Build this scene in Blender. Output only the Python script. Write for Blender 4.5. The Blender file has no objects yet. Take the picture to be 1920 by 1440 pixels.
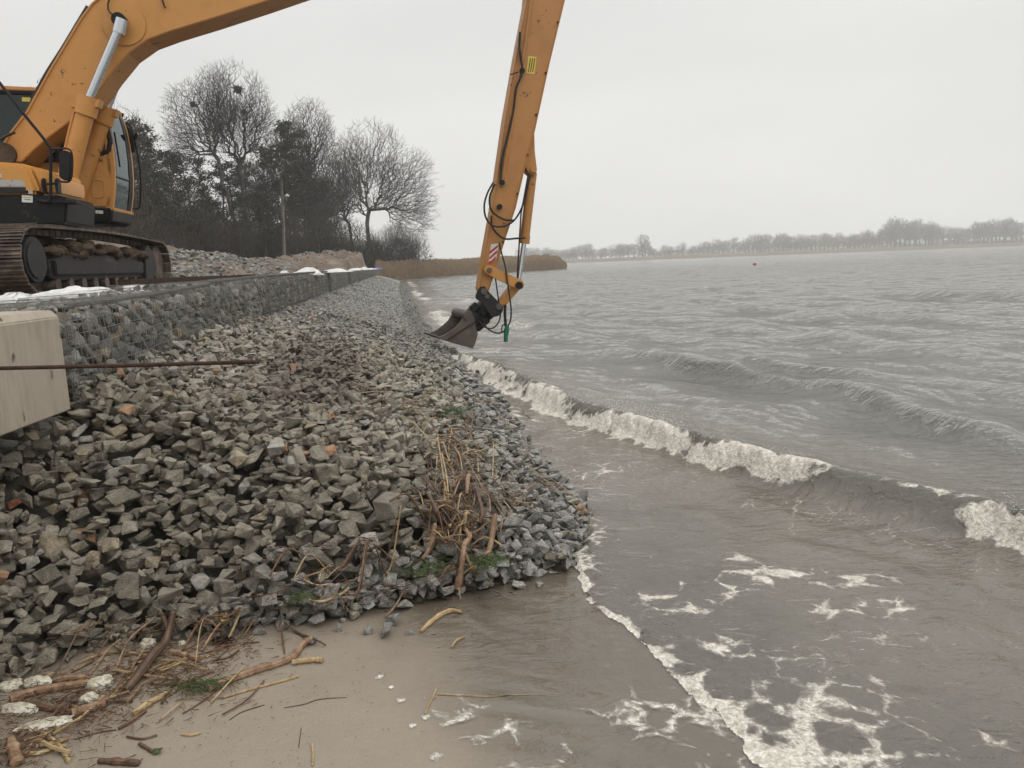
import bpy, bmesh, math, random, time
def tick(n): pass
import numpy as np
from mathutils import Vector, Matrix
random.seed(7); rng = np.random.default_rng(7)
sc = bpy.context.scene
col = sc.collection

# ------------------------------------------------------------------ camera
F, PITCH, ROLL, H = 1442.0, math.radians(8.9), math.radians(-2.21), 1.6
cam = bpy.data.objects.new('camera', bpy.data.cameras.new('camera'))
col.objects.link(cam); sc.camera = cam
cam.data.sensor_width = 36.0; cam.data.lens = 36.0 * F / 1920.0
cam.data.clip_start = 0.05; cam.data.clip_end = 5000
CR = (Matrix.Rotation(math.pi/2 - PITCH, 3, 'X') @ Matrix.Rotation(ROLL, 3, 'Z'))
cam.matrix_world = Matrix.Translation((0, 0, H)) @ CR.to_4x4()

# ------------------------------------------------------------------ world, sun, exposure
SUN_EL, SUN_ROT = math.radians(48), math.radians(120)
w = bpy.data.worlds.new('World'); sc.world = w; w.use_nodes = True
nt = w.node_tree; N = nt.nodes; L = nt.links
bg = N['Background']; bg.inputs[1].default_value = 0.1
sky = N.new('ShaderNodeTexSky'); sky.sky_type = 'NISHITA'; sky.sun_disc = False
sky.sun_elevation = SUN_EL; sky.sun_rotation = SUN_ROT; sky.dust_density = 5; sky.air_density = 1
hsv = N.new('ShaderNodeHueSaturation'); hsv.inputs['Saturation'].default_value = 0.05
hsv.inputs['Value'].default_value = 0.9
L.new(sky.outputs[0], hsv.inputs['Color'])
tc = N.new('ShaderNodeTexCoord'); mp = N.new('ShaderNodeMapping'); mp.inputs['Scale'].default_value = (1, 1, 3.5)
L.new(tc.outputs['Generated'], mp.inputs[0])
cl = N.new('ShaderNodeTexNoise'); cl.inputs['Scale'].default_value = 1.3; cl.inputs['Detail'].default_value = 4
cl.inputs['Roughness'].default_value = 0.45
L.new(mp.outputs[0], cl.inputs['Vector'])
cr = N.new('ShaderNodeValToRGB'); cr.color_ramp.elements[0].position = 0.3; cr.color_ramp.elements[1].position = 0.72
cr.color_ramp.elements[0].color = (6.9, 6.88, 6.78, 1); cr.color_ramp.elements[1].color = (8.5, 8.45, 8.25, 1)
L.new(cl.outputs['Fac'], cr.inputs[0])
mx = N.new('ShaderNodeMix'); mx.data_type = 'RGBA'; mx.inputs[0].default_value = 0.93
L.new(hsv.outputs[0], mx.inputs[6]); L.new(cr.outputs[0], mx.inputs[7])
sx_ = N.new('ShaderNodeSeparateXYZ'); L.new(tc.outputs['Generated'], sx_.inputs[0])
el = N.new('ShaderNodeMapRange'); el.interpolation_type = 'SMOOTHSTEP'; el.inputs[1].default_value = 0.22; el.inputs[2].default_value = 0.95
el.inputs[3].default_value = 1.0; el.inputs[4].default_value = 2.1; L.new(sx_.outputs['Z'], el.inputs[0])
vm = N.new('ShaderNodeVectorMath'); vm.operation = 'SCALE'; L.new(mx.outputs[2], vm.inputs[0]); L.new(el.outputs[0], vm.inputs['Scale'])
L.new(vm.outputs[0], bg.inputs[0])
sun = bpy.data.objects.new('sun', bpy.data.lights.new('sun', 'SUN')); col.objects.link(sun)
sun.data.energy = 0.7; sun.data.angle = math.radians(50); sun.data.color = (1, 0.97, 0.92)
sd = Vector((math.sin(SUN_ROT)*math.cos(SUN_EL), math.cos(SUN_ROT)*math.cos(SUN_EL), math.sin(SUN_EL)))
sun.rotation_euler = sd.to_track_quat('Z', 'Y').to_euler()
sc.view_settings.view_transform = 'Standard'; sc.view_settings.look = 'None'
sc.view_settings.exposure = 0.06; sc.view_settings.gamma = 1.0; sc.view_settings.use_curve_mapping = False
sc.render.engine = 'CYCLES'
cy = sc.cycles
cy.max_bounces = 8; cy.diffuse_bounces = 3; cy.glossy_bounces = 3; cy.transparent_max_bounces = 12
cy.transmission_bounces = 3; cy.volume_bounces = 4; cy.use_denoising = True
cy.use_adaptive_sampling = True; cy.adaptive_threshold = 0.02
cy.caustics_reflective = False; cy.caustics_refractive = False

# ------------------------------------------------------------------ helpers
def ray(px, py):
    return CR @ Vector(((px-960)/F, -(py-720)/F, -1.0))
def atz(px, py, z=0.0):
    d = ray(px, py); return Vector((0, 0, H)) + d*((z-H)/d.z)
def aty(px, py, y):
    d = ray(px, py); return Vector((0, 0, H)) + d*(y/d.y)
def proj(P):
    P = np.asarray(P, float); R = np.array(CR)
    q = (P - [0, 0, H]) @ R
    return 960 + F*q[..., 0]/-q[..., 2], 720 - F*q[..., 1]/-q[..., 2], -q[..., 2]

def mesh_obj(name, V, Fc, mat=None, parent=None, smooth=False, attrs=None, colattr=None):
    """V (n,3); Fc: ndarray (m,k) or list of ndarray / lists"""
    V = np.asarray(V, np.float32)
    me = bpy.data.meshes.new(name)
    if isinstance(Fc, np.ndarray): Fc = [Fc]
    if len(Fc) and not isinstance(Fc[0], np.ndarray):
        loops = np.array([i for f in Fc for i in f], np.int32)
        tot = np.array([len(f) for f in Fc], np.int32)
    else:
        Fc = [f for f in Fc if len(f)]
        loops = np.concatenate([f.ravel() for f in Fc]).astype(np.int32)
        tot = np.concatenate([np.full(len(f), f.shape[1], np.int32) for f in Fc])
    st = np.concatenate([[0], np.cumsum(tot)[:-1]]).astype(np.int32)
    me.vertices.add(len(V)); me.vertices.foreach_set('co', V.ravel())
    me.loops.add(len(loops)); me.loops.foreach_set('vertex_index', loops)
    me.polygons.add(len(tot)); me.polygons.foreach_set('loop_start', st)
    me.polygons.foreach_set('loop_total', tot)
    me.polygons.foreach_set('use_smooth', np.full(len(tot), smooth, bool))
    me.update(calc_edges=True)
    for k, a in (attrs or {}).items():
        at_ = me.attributes.new(k, 'FLOAT', 'POINT'); at_.data.foreach_set('value', np.asarray(a, np.float32).ravel())
    for k, a in (colattr or {}).items():
        at_ = me.attributes.new(k, 'FLOAT_COLOR', 'POINT')
        a = np.asarray(a, np.float32)
        if a.shape[1] == 3: a = np.hstack([a, np.ones((len(a), 1), np.float32)])
        at_.data.foreach_set('color', a.ravel())
    if mat: me.materials.append(mat)
    o = bpy.data.objects.new(name, me); col.objects.link(o)
    if parent: o.parent = parent
    return o
def tag(o, label=None, cat=None, group=None, kind=None):
    if label: o['label'] = label
    if cat: o['category'] = cat
    if group: o['group'] = group
    if kind: o['kind'] = kind
    return o
def empty(name, loc=(0, 0, 0), label=None, cat=None, group=None):
    o = bpy.data.objects.new(name, None); col.objects.link(o); o.location = loc
    o.empty_display_size = 0.2
    return tag(o, label, cat, group)

_used = set()
def uniq(lb, extra=()):
    if lb not in _used: _used.add(lb); return lb
    for e in extra:
        if lb+e not in _used: _used.add(lb+e); return lb+e
    return lb
class MB:
    """collects shapes in world coordinates, links them as ONE mesh object"""
    def __init__(s): s.v = []; s.f = []; s.n = 0
    def add(s, V, Fl):
        V = [tuple(v) for v in V]
        s.v += V; s.f += [[i+s.n for i in f] for f in Fl]; s.n += len(V); return s
    def box(s, c, hx, hy, hz, X=(1,0,0), Y=(0,1,0), Z=(0,0,1), taper=1.0):
        c = Vector(c); X, Y, Z = Vector(X), Vector(Y), Vector(Z); V = []
        for k in (-1, 1):
            t = 1 if k < 0 else taper
            for i, j in ((-1,-1),(1,-1),(1,1),(-1,1)):
                V.append(c + X*hx*i*t + Y*hy*j*t + Z*hz*k)
        return s.add(V, [[0,3,2,1],[4,5,6,7],[0,1,5,4],[1,2,6,5],[2,3,7,6],[3,0,4,7]])
    def tube(s, pts, r, n=8, caps=True, flat=1.0):
        pts = [Vector(p) for p in pts]; m = len(pts)
        rs = r if isinstance(r, (list, tuple)) else [r]*m
        V = []; prev = None
        for i, p in enumerate(pts):
            d = (pts[min(i+1, m-1)] - pts[max(i-1, 0)])
            d = d.normalized() if d.length > 1e-9 else Vector((0,0,1))
            if prev is None:
                a = d.orthogonal().normalized()
            else:
                a = (prev - d*prev.dot(d)); a = a.normalized() if a.length > 1e-6 else d.orthogonal().normalized()
            prev = a; b = d.cross(a)
            for k in range(n):
                t = 2*math.pi*k/n
                V.append(p + a*math.cos(t)*rs[i] + b*math.sin(t)*rs[i]*flat)
        Fl = [[i*n+k, i*n+(k+1) % n, (i+1)*n+(k+1) % n, (i+1)*n+k] for i in range(m-1) for k in range(n)]
        if caps: Fl += [list(range(n))[::-1], [(m-1)*n+k for k in range(n)]]
        return s.add(V, Fl)
    def cyl(s, a, b, r, n=20, r2=None): return s.tube([a, b], [r, r if r2 is None else r2], n)
    def prism(s, near, vec):
        near = [Vector(p) for p in near]; n = len(near); vec = Vector(vec)
        V = near + [p+vec for p in near]
        Fl = [list(range(n)), [n+i for i in range(n)][::-1]] + [[(i+1) % n, i, n+i, n+(i+1) % n] for i in range(n)]
        return s.add(V, Fl)
    def build(s, name, mat, parent=None, bevel=0, seg=2, smooth=False, origin=None, noise=0, label=None):
        me = bpy.data.meshes.new(name)
        org = Vector(origin) if origin is not None else Vector((0,0,0))
        if parent is not None and origin is None: org = Vector(parent.location)
        me.from_pydata([tuple(Vector(v)-org) for v in s.v], [], s.f); me.update()
        bm = bmesh.new(); bm.from_mesh(me)
        bmesh.ops.recalc_face_normals(bm, faces=bm.faces)
        if bevel:
            es = [e for e in bm.edges if len(e.link_faces) == 2 and e.calc_face_angle(0) > 0.6]
            try: bmesh.ops.bevel(bm, geom=es, offset=bevel, segments=seg, affect='EDGES', clamp_overlap=True)
            except Exception: pass
        bm.to_mesh(me); bm.free()
        if smooth:
            me.polygons.foreach_set('use_smooth', [True]*len(me.polygons))
            try: me.set_sharp_from_angle(angle=math.radians(40))
            except Exception: pass
        if mat: me.materials.append(mat)
        o = bpy.data.objects.new(name, me); col.objects.link(o)
        if parent is not None: o.parent = parent
        else: o.location = org
        if label: o['label'] = label
        return o

def copy_tree(o, parent=None):
    c = o.copy(); col.objects.link(c)
    if parent is not None: c.parent = parent
    for ch in [x for x in o.children]: copy_tree(ch, c)
    return c

# value noise in numpy
_T = rng.random((64, 64, 64)).astype(np.float32)
def vnoise(x, y, z=0.0):
    x, y = np.broadcast_arrays(np.asarray(x, float), np.asarray(y, float)); z = np.broadcast_to(np.asarray(z, float), x.shape)
    xi, yi, zi = np.floor(x).astype(int), np.floor(y).astype(int), np.floor(z).astype(int)
    fx, fy, fz = x-xi, y-yi, z-zi
    fx, fy, fz = (f*f*(3-2*f) for f in (fx, fy, fz)); m = 63
    def g(a, b, c): return _T[(xi+a) & m, (yi+b) & m, (zi+c) & m]
    r = 0
    for a in (0, 1):
        for b in (0, 1):
            for c in (0, 1):
                r = r + g(a, b, c)*(fx if a else 1-fx)*(fy if b else 1-fy)*(fz if c else 1-fz)
    return r*2-1
def fbm(x, y, o=4, z=0.0, g=0.5):
    s = 0; a = 1; t = 0
    for i in range(o):
        s = s + a*vnoise(x*2**i+17.3*i, y*2**i+5.1*i, z); t += a; a *= g
    return s/t
def sstep(a, b, x):
    t = np.clip((x-a)/(b-a), 0, 1); return t*t*(3-2*t)
def polydist(P, x, y):
    """signed distance (positive to the right of travel direction), param along (in y of the polyline)"""
    best = np.full(x.shape, 1e9); sg = np.zeros(x.shape); pr = np.zeros(x.shape); acc = 0.0
    for (ax, ay), (bx, by) in zip(P[:-1], P[1:]):
        dx, dy = bx-ax, by-ay; l2 = dx*dx+dy*dy; l = math.sqrt(l2)
        t = np.clip(((x-ax)*dx+(y-ay)*dy)/l2, 0, 1)
        qx, qy = x-(ax+t*dx), y-(ay+t*dy); d = np.hypot(qx, qy)
        m = d < best
        best = np.where(m, d, best); sg = np.where(m, np.sign(dy*(x-ax)-dx*(y-ay)), sg); pr = np.where(m, acc+t*l, pr)
        acc += l
    return best*sg, pr

# ------------------------------------------------------------------ materials
def new_mat(name):
    m = bpy.data.materials.new(name); m.use_nodes = True
    return m, m.node_tree.nodes, m.node_tree.links, m.node_tree.nodes['Principled BSDF']
def lin(c):
    return tuple(((v/255)/12.92 if v <= 10 else (((v/255)+.055)/1.055)**2.4) for v in c)+(1,)
def coords(N, L, scale=1.0, kind='Object', sc3=None):
    t = N.new('ShaderNodeTexCoord'); m = N.new('ShaderNodeMapping')
    m.inputs['Scale'].default_value = sc3 or (scale, scale, scale)
    L.new(t.outputs[kind], m.inputs[0]); return m.outputs[0]
def wcoords(N, L, sc3=(1, 1, 1), rot=0):
    t = N.new('ShaderNodeNewGeometry'); m = N.new('ShaderNodeMapping')
    m.inputs['Scale'].default_value = sc3; m.inputs['Rotation'].default_value = (0, 0, rot)
    L.new(t.outputs['Position'], m.inputs[0]); return m.outputs[0]
def noise(N, L, vec, scale, detail=3, rough=0.5, dist=0.0):
    n = N.new('ShaderNodeTexNoise'); n.inputs['Scale'].default_value = scale; n.inputs['Detail'].default_value = detail
    n.inputs['Roughness'].default_value = rough; n.inputs['Distortion'].default_value = dist
    if vec is not None: L.new(vec, n.inputs['Vector'])
    return n.outputs['Fac']
def ramp(N, L, fac, stops):
    r = N.new('ShaderNodeValToRGB'); e = r.color_ramp.elements
    while len(e) < len(stops): e.new(0.5)
    for k, (p, c) in enumerate(stops):
        e[k].position = p; e[k].color = c if len(c) == 4 else tuple(c)+(1,)
    L.new(fac, r.inputs[0]); return r.outputs[0]
def mixc(N, L, fac, a, b, mode='MIX'):
    m = N.new('ShaderNodeMix'); m.data_type = 'RGBA'; m.blend_type = mode
    for s, v in ((0, fac), (6, a), (7, b)):
        if isinstance(v, (int, float)): m.inputs[s].default_value = v
        elif isinstance(v, tuple): m.inputs[s].default_value = v
        else: L.new(v, m.inputs[s])
    return m.outputs[2]
def mth(N, L, op, a, b=0.0, c=None, clamp=False):
    m = N.new('ShaderNodeMath'); m.operation = op; m.use_clamp = clamp
    for s, v in ((0, a), (1, b), (2, c)):
        if v is None: continue
        if isinstance(v, (int, float)): m.inputs[s].default_value = v
        else: L.new(v, m.inputs[s])
    return m.outputs[0]
def bump(N, L, h, strength=0.5, dist=0.01, normal=None):
    b = N.new('ShaderNodeBump'); b.inputs['Strength'].default_value = strength; b.inputs['Distance'].default_value = dist
    L.new(h, b.inputs['Height'])
    if normal is not None: L.new(normal, b.inputs['Normal'])
    return b.outputs[0]
def attr(N, name):
    a = N.new('ShaderNodeAttribute'); a.attribute_name = name; return a

def paint_mat(name, c, rough=0.45, dirt=(0.03, 0.022, 0.015, 1), amount=0.5, scale=2.5, metallic=0.0, spots=True, c2=None):
    m, N, L, b = new_mat(name)
    v = coords(N, L)
    n1 = noise(N, L, v, scale, 6, 0.65); n2 = noise(N, L, v, scale*9, 5, 0.7); n3 = noise(N, L, v, 0.7, 3)
    base = mixc(N, L, n3, c, c2 or tuple(x*0.78 for x in c[:3])+(1,))
    d = ramp(N, L, n1, [(0.50, (0, 0, 0)), (0.78, (1, 1, 1))])
    d = mth(N, L, 'MULTIPLY', d, amount)
    if spots:
        gr = ramp(N, L, mth(N, L, 'MULTIPLY_ADD', n2, 0.25, noise(N, L, v, 1.15, 6, 0.72)), [(0.735, (0, 0, 0)), (0.79, (0.85,)*3)]); base = mixc(N, L, gr, base, dirt)
    out = mixc(N, L, d, base, tuple(0.45*x+0.5*y for x, y in zip(c[:3], dirt[:3]))+(1,))
    if spots:
        s = ramp(N, L, mth(N, L, 'MULTIPLY', n2, noise(N, L, v, scale*1.7, 3)), [(0.385, (0, 0, 0)), (0.41, (1, 1, 1))])
        out = mixc(N, L, s, out, dirt)
    L.new(out, b.inputs['Base Color'])
    b.inputs['Metallic'].default_value = metallic
    r = mth(N, L, 'MULTIPLY_ADD', n2, 0.25, rough-0.1); L.new(r, b.inputs['Roughness'])
    L.new(bump(N, L, n2, 0.12, 0.004), b.inputs['Normal'])
    if sum(c[:3]) < .2: b.inputs['Specular IOR Level'].default_value = 0.2
    return m
def rough_mat(name, stops, scale=5, rough=0.9, bs=0.5, bd=0.01, detail=8, kind='Object', stretch=(1, 1, 1), spec=0.3, metallic=0):
    m, N, L, b = new_mat(name)
    v = coords(N, L, 1, kind, stretch)
    n = noise(N, L, v, scale, detail, 0.65)
    L.new(ramp(N, L, n, stops), b.inputs['Base Color']); b.inputs['Roughness'].default_value = rough
    b.inputs['Specular IOR Level'].default_value = spec; b.inputs['Metallic'].default_value = metallic
    n2 = noise(N, L, v, scale*4, 6, 0.7)
    L.new(bump(N, L, n2, bs, bd), b.inputs['Normal'])
    return m

M = {}
M['orange'] = paint_mat('orange_paint', (0.53, 0.25, 0.06, 1), 0.5, amount=0.45, c2=(0.47, 0.215, 0.055, 1))
M['orange2'] = paint_mat('orange_arm_paint', (0.43, 0.195, 0.048, 1), 0.5, amount=0.55, scale=1.6, c2=(0.37, 0.17, 0.048, 1))
M['orange_clean'] = paint_mat('orange_cover_paint', (0.62, 0.29, 0.06, 1), 0.35, amount=0.3, scale=1.5, spots=False)
M['black_paint'] = paint_mat('black_paint', (0.012, 0.012, 0.013, 1), 0.45, (0.06, 0.045, 0.03, 1), 0.4, 3)
M['dark_grey'] = paint_mat('dark_grey_paint', (0.024, 0.024, 0.025, 1), 0.5, (0.09, 0.07, 0.05, 1), 0.6, 3)
M['silver'] = paint_mat('silver_band', (0.42, 0.42, 0.42, 1), 0.4, (0.2, 0.1, 0.04, 1), 0.3, 3)
M['chrome'], N, L, b = new_mat('chrome_rod'); b.inputs['Base Color'].default_value = (0.55, 0.57, 0.6, 1)
b.inputs['Metallic'].default_value = 1; b.inputs['Roughness'].default_value = 0.22
M['rubber'] = rough_mat('rubber_hose', [(0, (0.01,)*3), (1, (0.025, 0.024, 0.022))], 8, 0.55, 0.1)
M['mud'] = rough_mat('caked_mud', [(0.3, (0.035, 0.024, 0.016)), (0.55, (0.075, 0.052, 0.035)), (0.75, (0.13, 0.095, 0.065))], 4, 0.95, 0.9, 0.03)
M['track'] = rough_mat('muddy_track_steel', [(0.35, (0.03, 0.024, 0.02)), (0.5, (0.075, 0.05, 0.035)), (0.68, (0.17, 0.135, 0.105))], 5, 0.6, 0.6, 0.012, spec=0.5)
M['bucket'] = rough_mat('worn_bucket_steel', [(0.3, (0.045, 0.037, 0.03)), (0.5, (0.085, 0.068, 0.055)), (0.75, (0.15, 0.12, 0.095))], 4, 0.6, 0.4, 0.006, spec=0.5)
M['rust'] = rough_mat('rusty_steel', [(0.3, (0.018, 0.011, 0.008)), (0.7, (0.07, 0.036, 0.024))], 30, 0.85, 0.6, 0.003)
M['white'] = rough_mat('white_label', [(0, (0.5,)*3), (1, (0.7,)*3)], 5, 0.5, 0.0)
M['yellow'] = rough_mat('yellow_label', [(0, (0.55, 0.42, 0.07)), (1, (0.65, 0.5, 0.1))], 5, 0.5, 0.0)
M['red'] = rough_mat('red_stripe', [(0, (0.38, 0.03, 0.025)), (1, (0.45, 0.04, 0.03))], 5, 0.5, 0.0)
M['green'] = rough_mat('green_plastic', [(0, (0.01, 0.10, 0.055)), (1, (0.02, 0.17, 0.09))], 9, 0.5, 0.2)
M['blue'] = rough_mat('blue_tarpaulin', [(0, (0.05, 0.09, 0.3)), (1, (0.09, 0.15, 0.42))], 9, 0.5, 0.2)
M['wire'] = rough_mat('galvanised_wire', [(0.3, (0.13, 0.127, 0.12)), (0.7, (0.23, 0.225, 0.21))], 20, 0.55, 0.1, spec=0.5, metallic=0.2)
M['geotextile'] = rough_mat('white_geotextile', [(0.3, (0.48, 0.48, 0.46)), (0.7, (0.66, 0.66, 0.64))], 6, 0.9, 0.3)
M['pale'] = rough_mat('pale_crust', [(0.35, (0.30, 0.25, 0.18)), (0.5, (0.55, 0.51, 0.40)), (0.7, (0.78, 0.75, 0.66))], 22, 0.9, 0.9, 0.01)
M['reed'] = rough_mat('reed_bank', [(0.3, (0.24, 0.175, 0.11)), (0.6, (0.38, 0.285, 0.19)), (0.8, (0.50, 0.40, 0.28))], 1.5, 0.9, 0.2)
M['bark'] = rough_mat('bark', [(0.3, (0.035, 0.03, 0.026)), (0.7, (0.085, 0.075, 0.065))], 3, 0.95, 0.5)
M['bark_pale'] = rough_mat('pale_bark', [(0.3, (0.07, 0.065, 0.055)), (0.7, (0.15, 0.14, 0.12))], 3, 0.95, 0.5)
M['twig'] = rough_mat('twig', [(0.3, (0.035, 0.031, 0.028)), (0.7, (0.07, 0.062, 0.055))], 1, 0.95, 0)
M['needle'] = rough_mat('pine_needles', [(0.3, (0.022, 0.024, 0.016)), (0.6, (0.036, 0.040, 0.025)), (0.8, (0.055, 0.055, 0.034))], 0.6, 0.9, 0)
M['brush'] = rough_mat('dead_undergrowth', [(0.3, (0.032, 0.027, 0.02)), (0.55, (0.06, 0.048, 0.034)), (0.75, (0.095, 0.072, 0.045))], 0.35, 0.95, 0)
M['weed'] = rough_mat('green_weed', [(0.3, (0.03, 0.045, 0.014)), (0.7, (0.085, 0.115, 0.04))], 40, 0.6, 0.1)
M['darkmoss'] = rough_mat('dark_root', [(0.3, (0.012, 0.008, 0.006)), (0.7, (0.035, 0.02, 0.014))], 60, 0.9, 0.5)
M['timber'] = rough_mat('timber', [(0.3, (0.25, 0.14, 0.05)), (0.7, (0.42, 0.25, 0.10))], 5, 0.8, 0.2, stretch=(1, 8, 8))
M['concrete_pole'] = rough_mat('pole_concrete', [(0.3, (0.16, 0.15, 0.13)), (0.7, (0.33, 0.31, 0.28))], 6, 0.9, 0.2)
M['pipe'] = rough_mat('dark_pipe', [(0.3, (0.06, 0.065, 0.07)), (0.7, (0.11, 0.115, 0.12))], 3, 0.5, 0.1, spec=0.5)

def stalk_mat(name, a, bb, c3):
    m, N, L, b = new_mat(name)
    v = coords(N, L)
    n = noise(N, L, v, 18, 5, 0.7); n2 = noise(N, L, v, 90, 4, 0.6)
    c = ramp(N, L, n, [(0.3, a), (0.52, bb), (0.72, c3)])
    c = mixc(N, L, mth(N, L, 'MULTIPLY', n2, 0.5), c, tuple(x*0.5 for x in a)+(1,))
    L.new(c, b.inputs['Base Color']); b.inputs['Roughness'].default_value = 0.55
    L.new(bump(N, L, n2, 0.5, 0.003), b.inputs['Normal']); return m
M['rhizome'] = stalk_mat('rhizome', (0.12, 0.06, 0.032), (0.29, 0.175, 0.10), (0.50, 0.37, 0.23))
M['rhizome_dark'] = stalk_mat('rhizome_dark', (0.045, 0.024, 0.014), (0.11, 0.06, 0.035), (0.2, 0.12, 0.07))
M['straw'] = stalk_mat('straw', (0.22, 0.14, 0.06), (0.42, 0.30, 0.15), (0.58, 0.46, 0.27))
M['straw_dark'] = stalk_mat('straw_dark', (0.06, 0.033, 0.02), (0.15, 0.08, 0.04), (0.25, 0.14, 0.07))

# tinted glass
M['glass'], N, L, b = new_mat('cab_glass')
N.remove(b); out = N['Material Output']
tr = N.new('ShaderNodeBsdfTransparent'); tr.inputs[0].default_value = (0.16, 0.24, 0.24, 1)
gl = N.new('ShaderNodeBsdfGlossy'); gl.inputs['Roughness'].default_value = 0.04; gl.inputs[0].default_value = (0.85, 0.95, 0.95, 1)
fr = N.new('ShaderNodeFresnel'); fr.inputs[0].default_value = 1.6
ms = N.new('ShaderNodeMixShader'); L.new(fr.outputs[0], ms.inputs[0]); L.new(tr.outputs[0], ms.inputs[1]); L.new(gl.outputs[0], ms.inputs[2])
L.new(ms.outputs[0], out.inputs[0])

# concrete with stains
M['concrete'], N, L, b = new_mat('cast_concrete')
v = coords(N, L)
n1 = noise(N, L, v, 1.6, 5, 0.6); n2 = noise(N, L, v, 60, 5, 0.7)
vs = coords(N, L, 1, 'Object', (9, 9, 1.2)); n3 = noise(N, L, vs, 2.2, 5, 0.65)
c = ramp(N, L, n1, [(0.3, (0.29, 0.245, 0.195)), (0.7, (0.375, 0.325, 0.265))])
c = mixc(N, L, ramp(N, L, n3, [(0.46, (0, 0, 0)), (0.70, (0.6,)*3)]), c, (0.19, 0.155, 0.11, 1))
sp = N.new('ShaderNodeTexVoronoi'); sp.inputs['Scale'].default_value = 8; L.new(coords(N, L, 1, 'Object', (1, 1, 0.45)), sp.inputs['Vector'])
gate = ramp(N, L, noise(N, L, v, 5.0, 2), [(0.46, (0, 0, 0)), (0.52, (1, 1, 1))])
pit = ramp(N, L, mth(N, L, 'MULTIPLY_ADD', n2, 0.09, sp.outputs['Distance']), [(0.21, (1, 1, 1)), (0.25, (0, 0, 0))])
c = mixc(N, L, mth(N, L, 'MULTIPLY', pit, gate), c, (0.035, 0.025, 0.018, 1))
c = mixc(N, L, mth(N, L, 'MULTIPLY', n2, 0.25), c, (0.42, 0.38, 0.31, 1))
L.new(c, b.inputs['Base Color']); b.inputs['Roughness'].default_value = 0.9
L.new(bump(N, L, mth(N, L, 'SUBTRACT', n2, mth(N, L, 'MULTIPLY', pit, 2.0)), 0.4, 0.004), b.inputs['Normal'])

# stone: tint per stone (attribute), speckle strength per stone
def make_stone_mat(name, fine=True):
    m, N, L, b = new_mat(name)
    a = attr(N, 'tint'); sp = attr(N, 'speck')
    v = wcoords(N, L)
    n1 = noise(N, L, v, 16, 6, 0.7); n2 = noise(N, L, v, 120, 4, 0.7); n3 = noise(N, L, v, 330, 2, 0.6)
    base = mixc(N, L, 1.0, a.outputs['Color'], ramp(N, L, n1, [(0.28, (0.50, 0.49, 0.47)), (0.72, (1.38, 1.36, 1.33))]), 'MULTIPLY')
    bw = ramp(N, L, n3, [(0.38, (0.12, 0.12, 0.12)), (0.47, (0.75, 0.75, 0.75)), (0.56, (1.1, 1.1, 1.08)), (0.68, (2.1, 2.1, 2.05))])
    spk = mixc(N, L, 1.0, base, bw, 'MULTIPLY')
    n4 = ramp(N, L, n2, [(0.35, (0.72, 0.72, 0.72)), (0.65, (1.25, 1.25, 1.25))])
    base = mixc(N, L, 1.0, base, n4, 'MULTIPLY')
    c = mixc(N, L, sp.outputs['Fac'], base, spk)
    L.new(c, b.inputs['Base Color'])
    L.new(mth(N, L, 'MULTIPLY_ADD', sp.outputs['Fac'], -0.3, 0.88), b.inputs['Roughness'])
    b.inputs['Specular IOR Level'].default_value = 0.4
    hgt = mth(N, L, 'ADD', n1, mth(N, L, 'MULTIPLY', n2, 0.35))
    L.new(bump(N, L, hgt, 1.0, 0.022), b.inputs['Normal']); return m
M['stone'] = make_stone_mat('crushed_granite')
# ------------------------------------------------------------------ plan of the shore (metres; z = 0 is the lake level)
WALL = [(-1.7, -2.0), (-2.42, 4.2), (-2.86, 6.46), (-3.27, 8.92), (-4.3, 15.75), (-5.3, 22.3), (-13.0, 77.0), (-15.5, 92.0)]
WL = [(0.36, 4.2), (0.36, 4.9), (0.27, 5.6), (0.08, 6.8), (-0.22, 9.4), (-1.05, 14.2), (-2.5, 23.5), (-6.1, 48.0), (-13.0, 98.0), (-22, 150)]
TOE = [(-6.0, 2.6), (-3.2, 2.62), (-2.1, 2.78), (-1.84, 3.15), (-1.31, 3.27), (-0.87, 3.34), (-0.69, 3.42), (-0.3, 3.62), (0.2, 3.88), (0.34, 4.3), (0.40, 4.9), (0.38, 5.6), (0.45, 7.0), (0.5, 14.0), (0.5, 160.0)]
CREST = [(2.95, 0.6), (2.8, 2.5)]+[tuple(atz(px, py, zc)[:2]) for px, py, zc in ((1920, 978, .15), (1840, 950, .15), (1760, 926, .16), (1600, 888, .17), (1450, 850, .19), (1300, 806, .20), (1100, 752, .20), (1000, 711, .19), (900, 674, .18), (845, 658, .16))]+[(-1.9, 14.6)]
SWASH = [(0.98, 0.8), (0.86, 1.6), (0.76, 2.2), (0.72, 2.48), (0.64, 2.62), (0.585, 2.75), (0.56, 2.95), (0.50, 3.2), (0.42, 3.45), (0.31, 3.75), (0.30, 4.0), (0.42, 4.5), (0.46, 4.9)]
def xw(y): return np.interp(y, [p[1] for p in WALL], [p[0] for p in WALL])
def xwl(y): return np.interp(y, [p[1] for p in WL], [p[0] for p in WL])
def wall_top(y): return np.interp(y, [0, 4.0, 6.2, 8.5, 20, 60, 95], [1.452, 1.455, 1.462, 1.53, 1.56, 1.575, 1.58])
def rock_target(x, y):
    u = (x-xw(y))/(xwl(y)-xw(y))
    zA = 0.95 - 1.0*np.clip(u, -0.3, 1.4) + 0.07*np.sin(np.pi*np.clip(u, 0, 1))
    d, _ = polydist(TOE, x, y)
    zB = -d*0.80
    z = np.minimum(np.minimum(zA, zB), 0.93)
    return z + 0.035*fbm(x*1.7, y*1.7, 3)*sstep(0, 0.3, zB)
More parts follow.
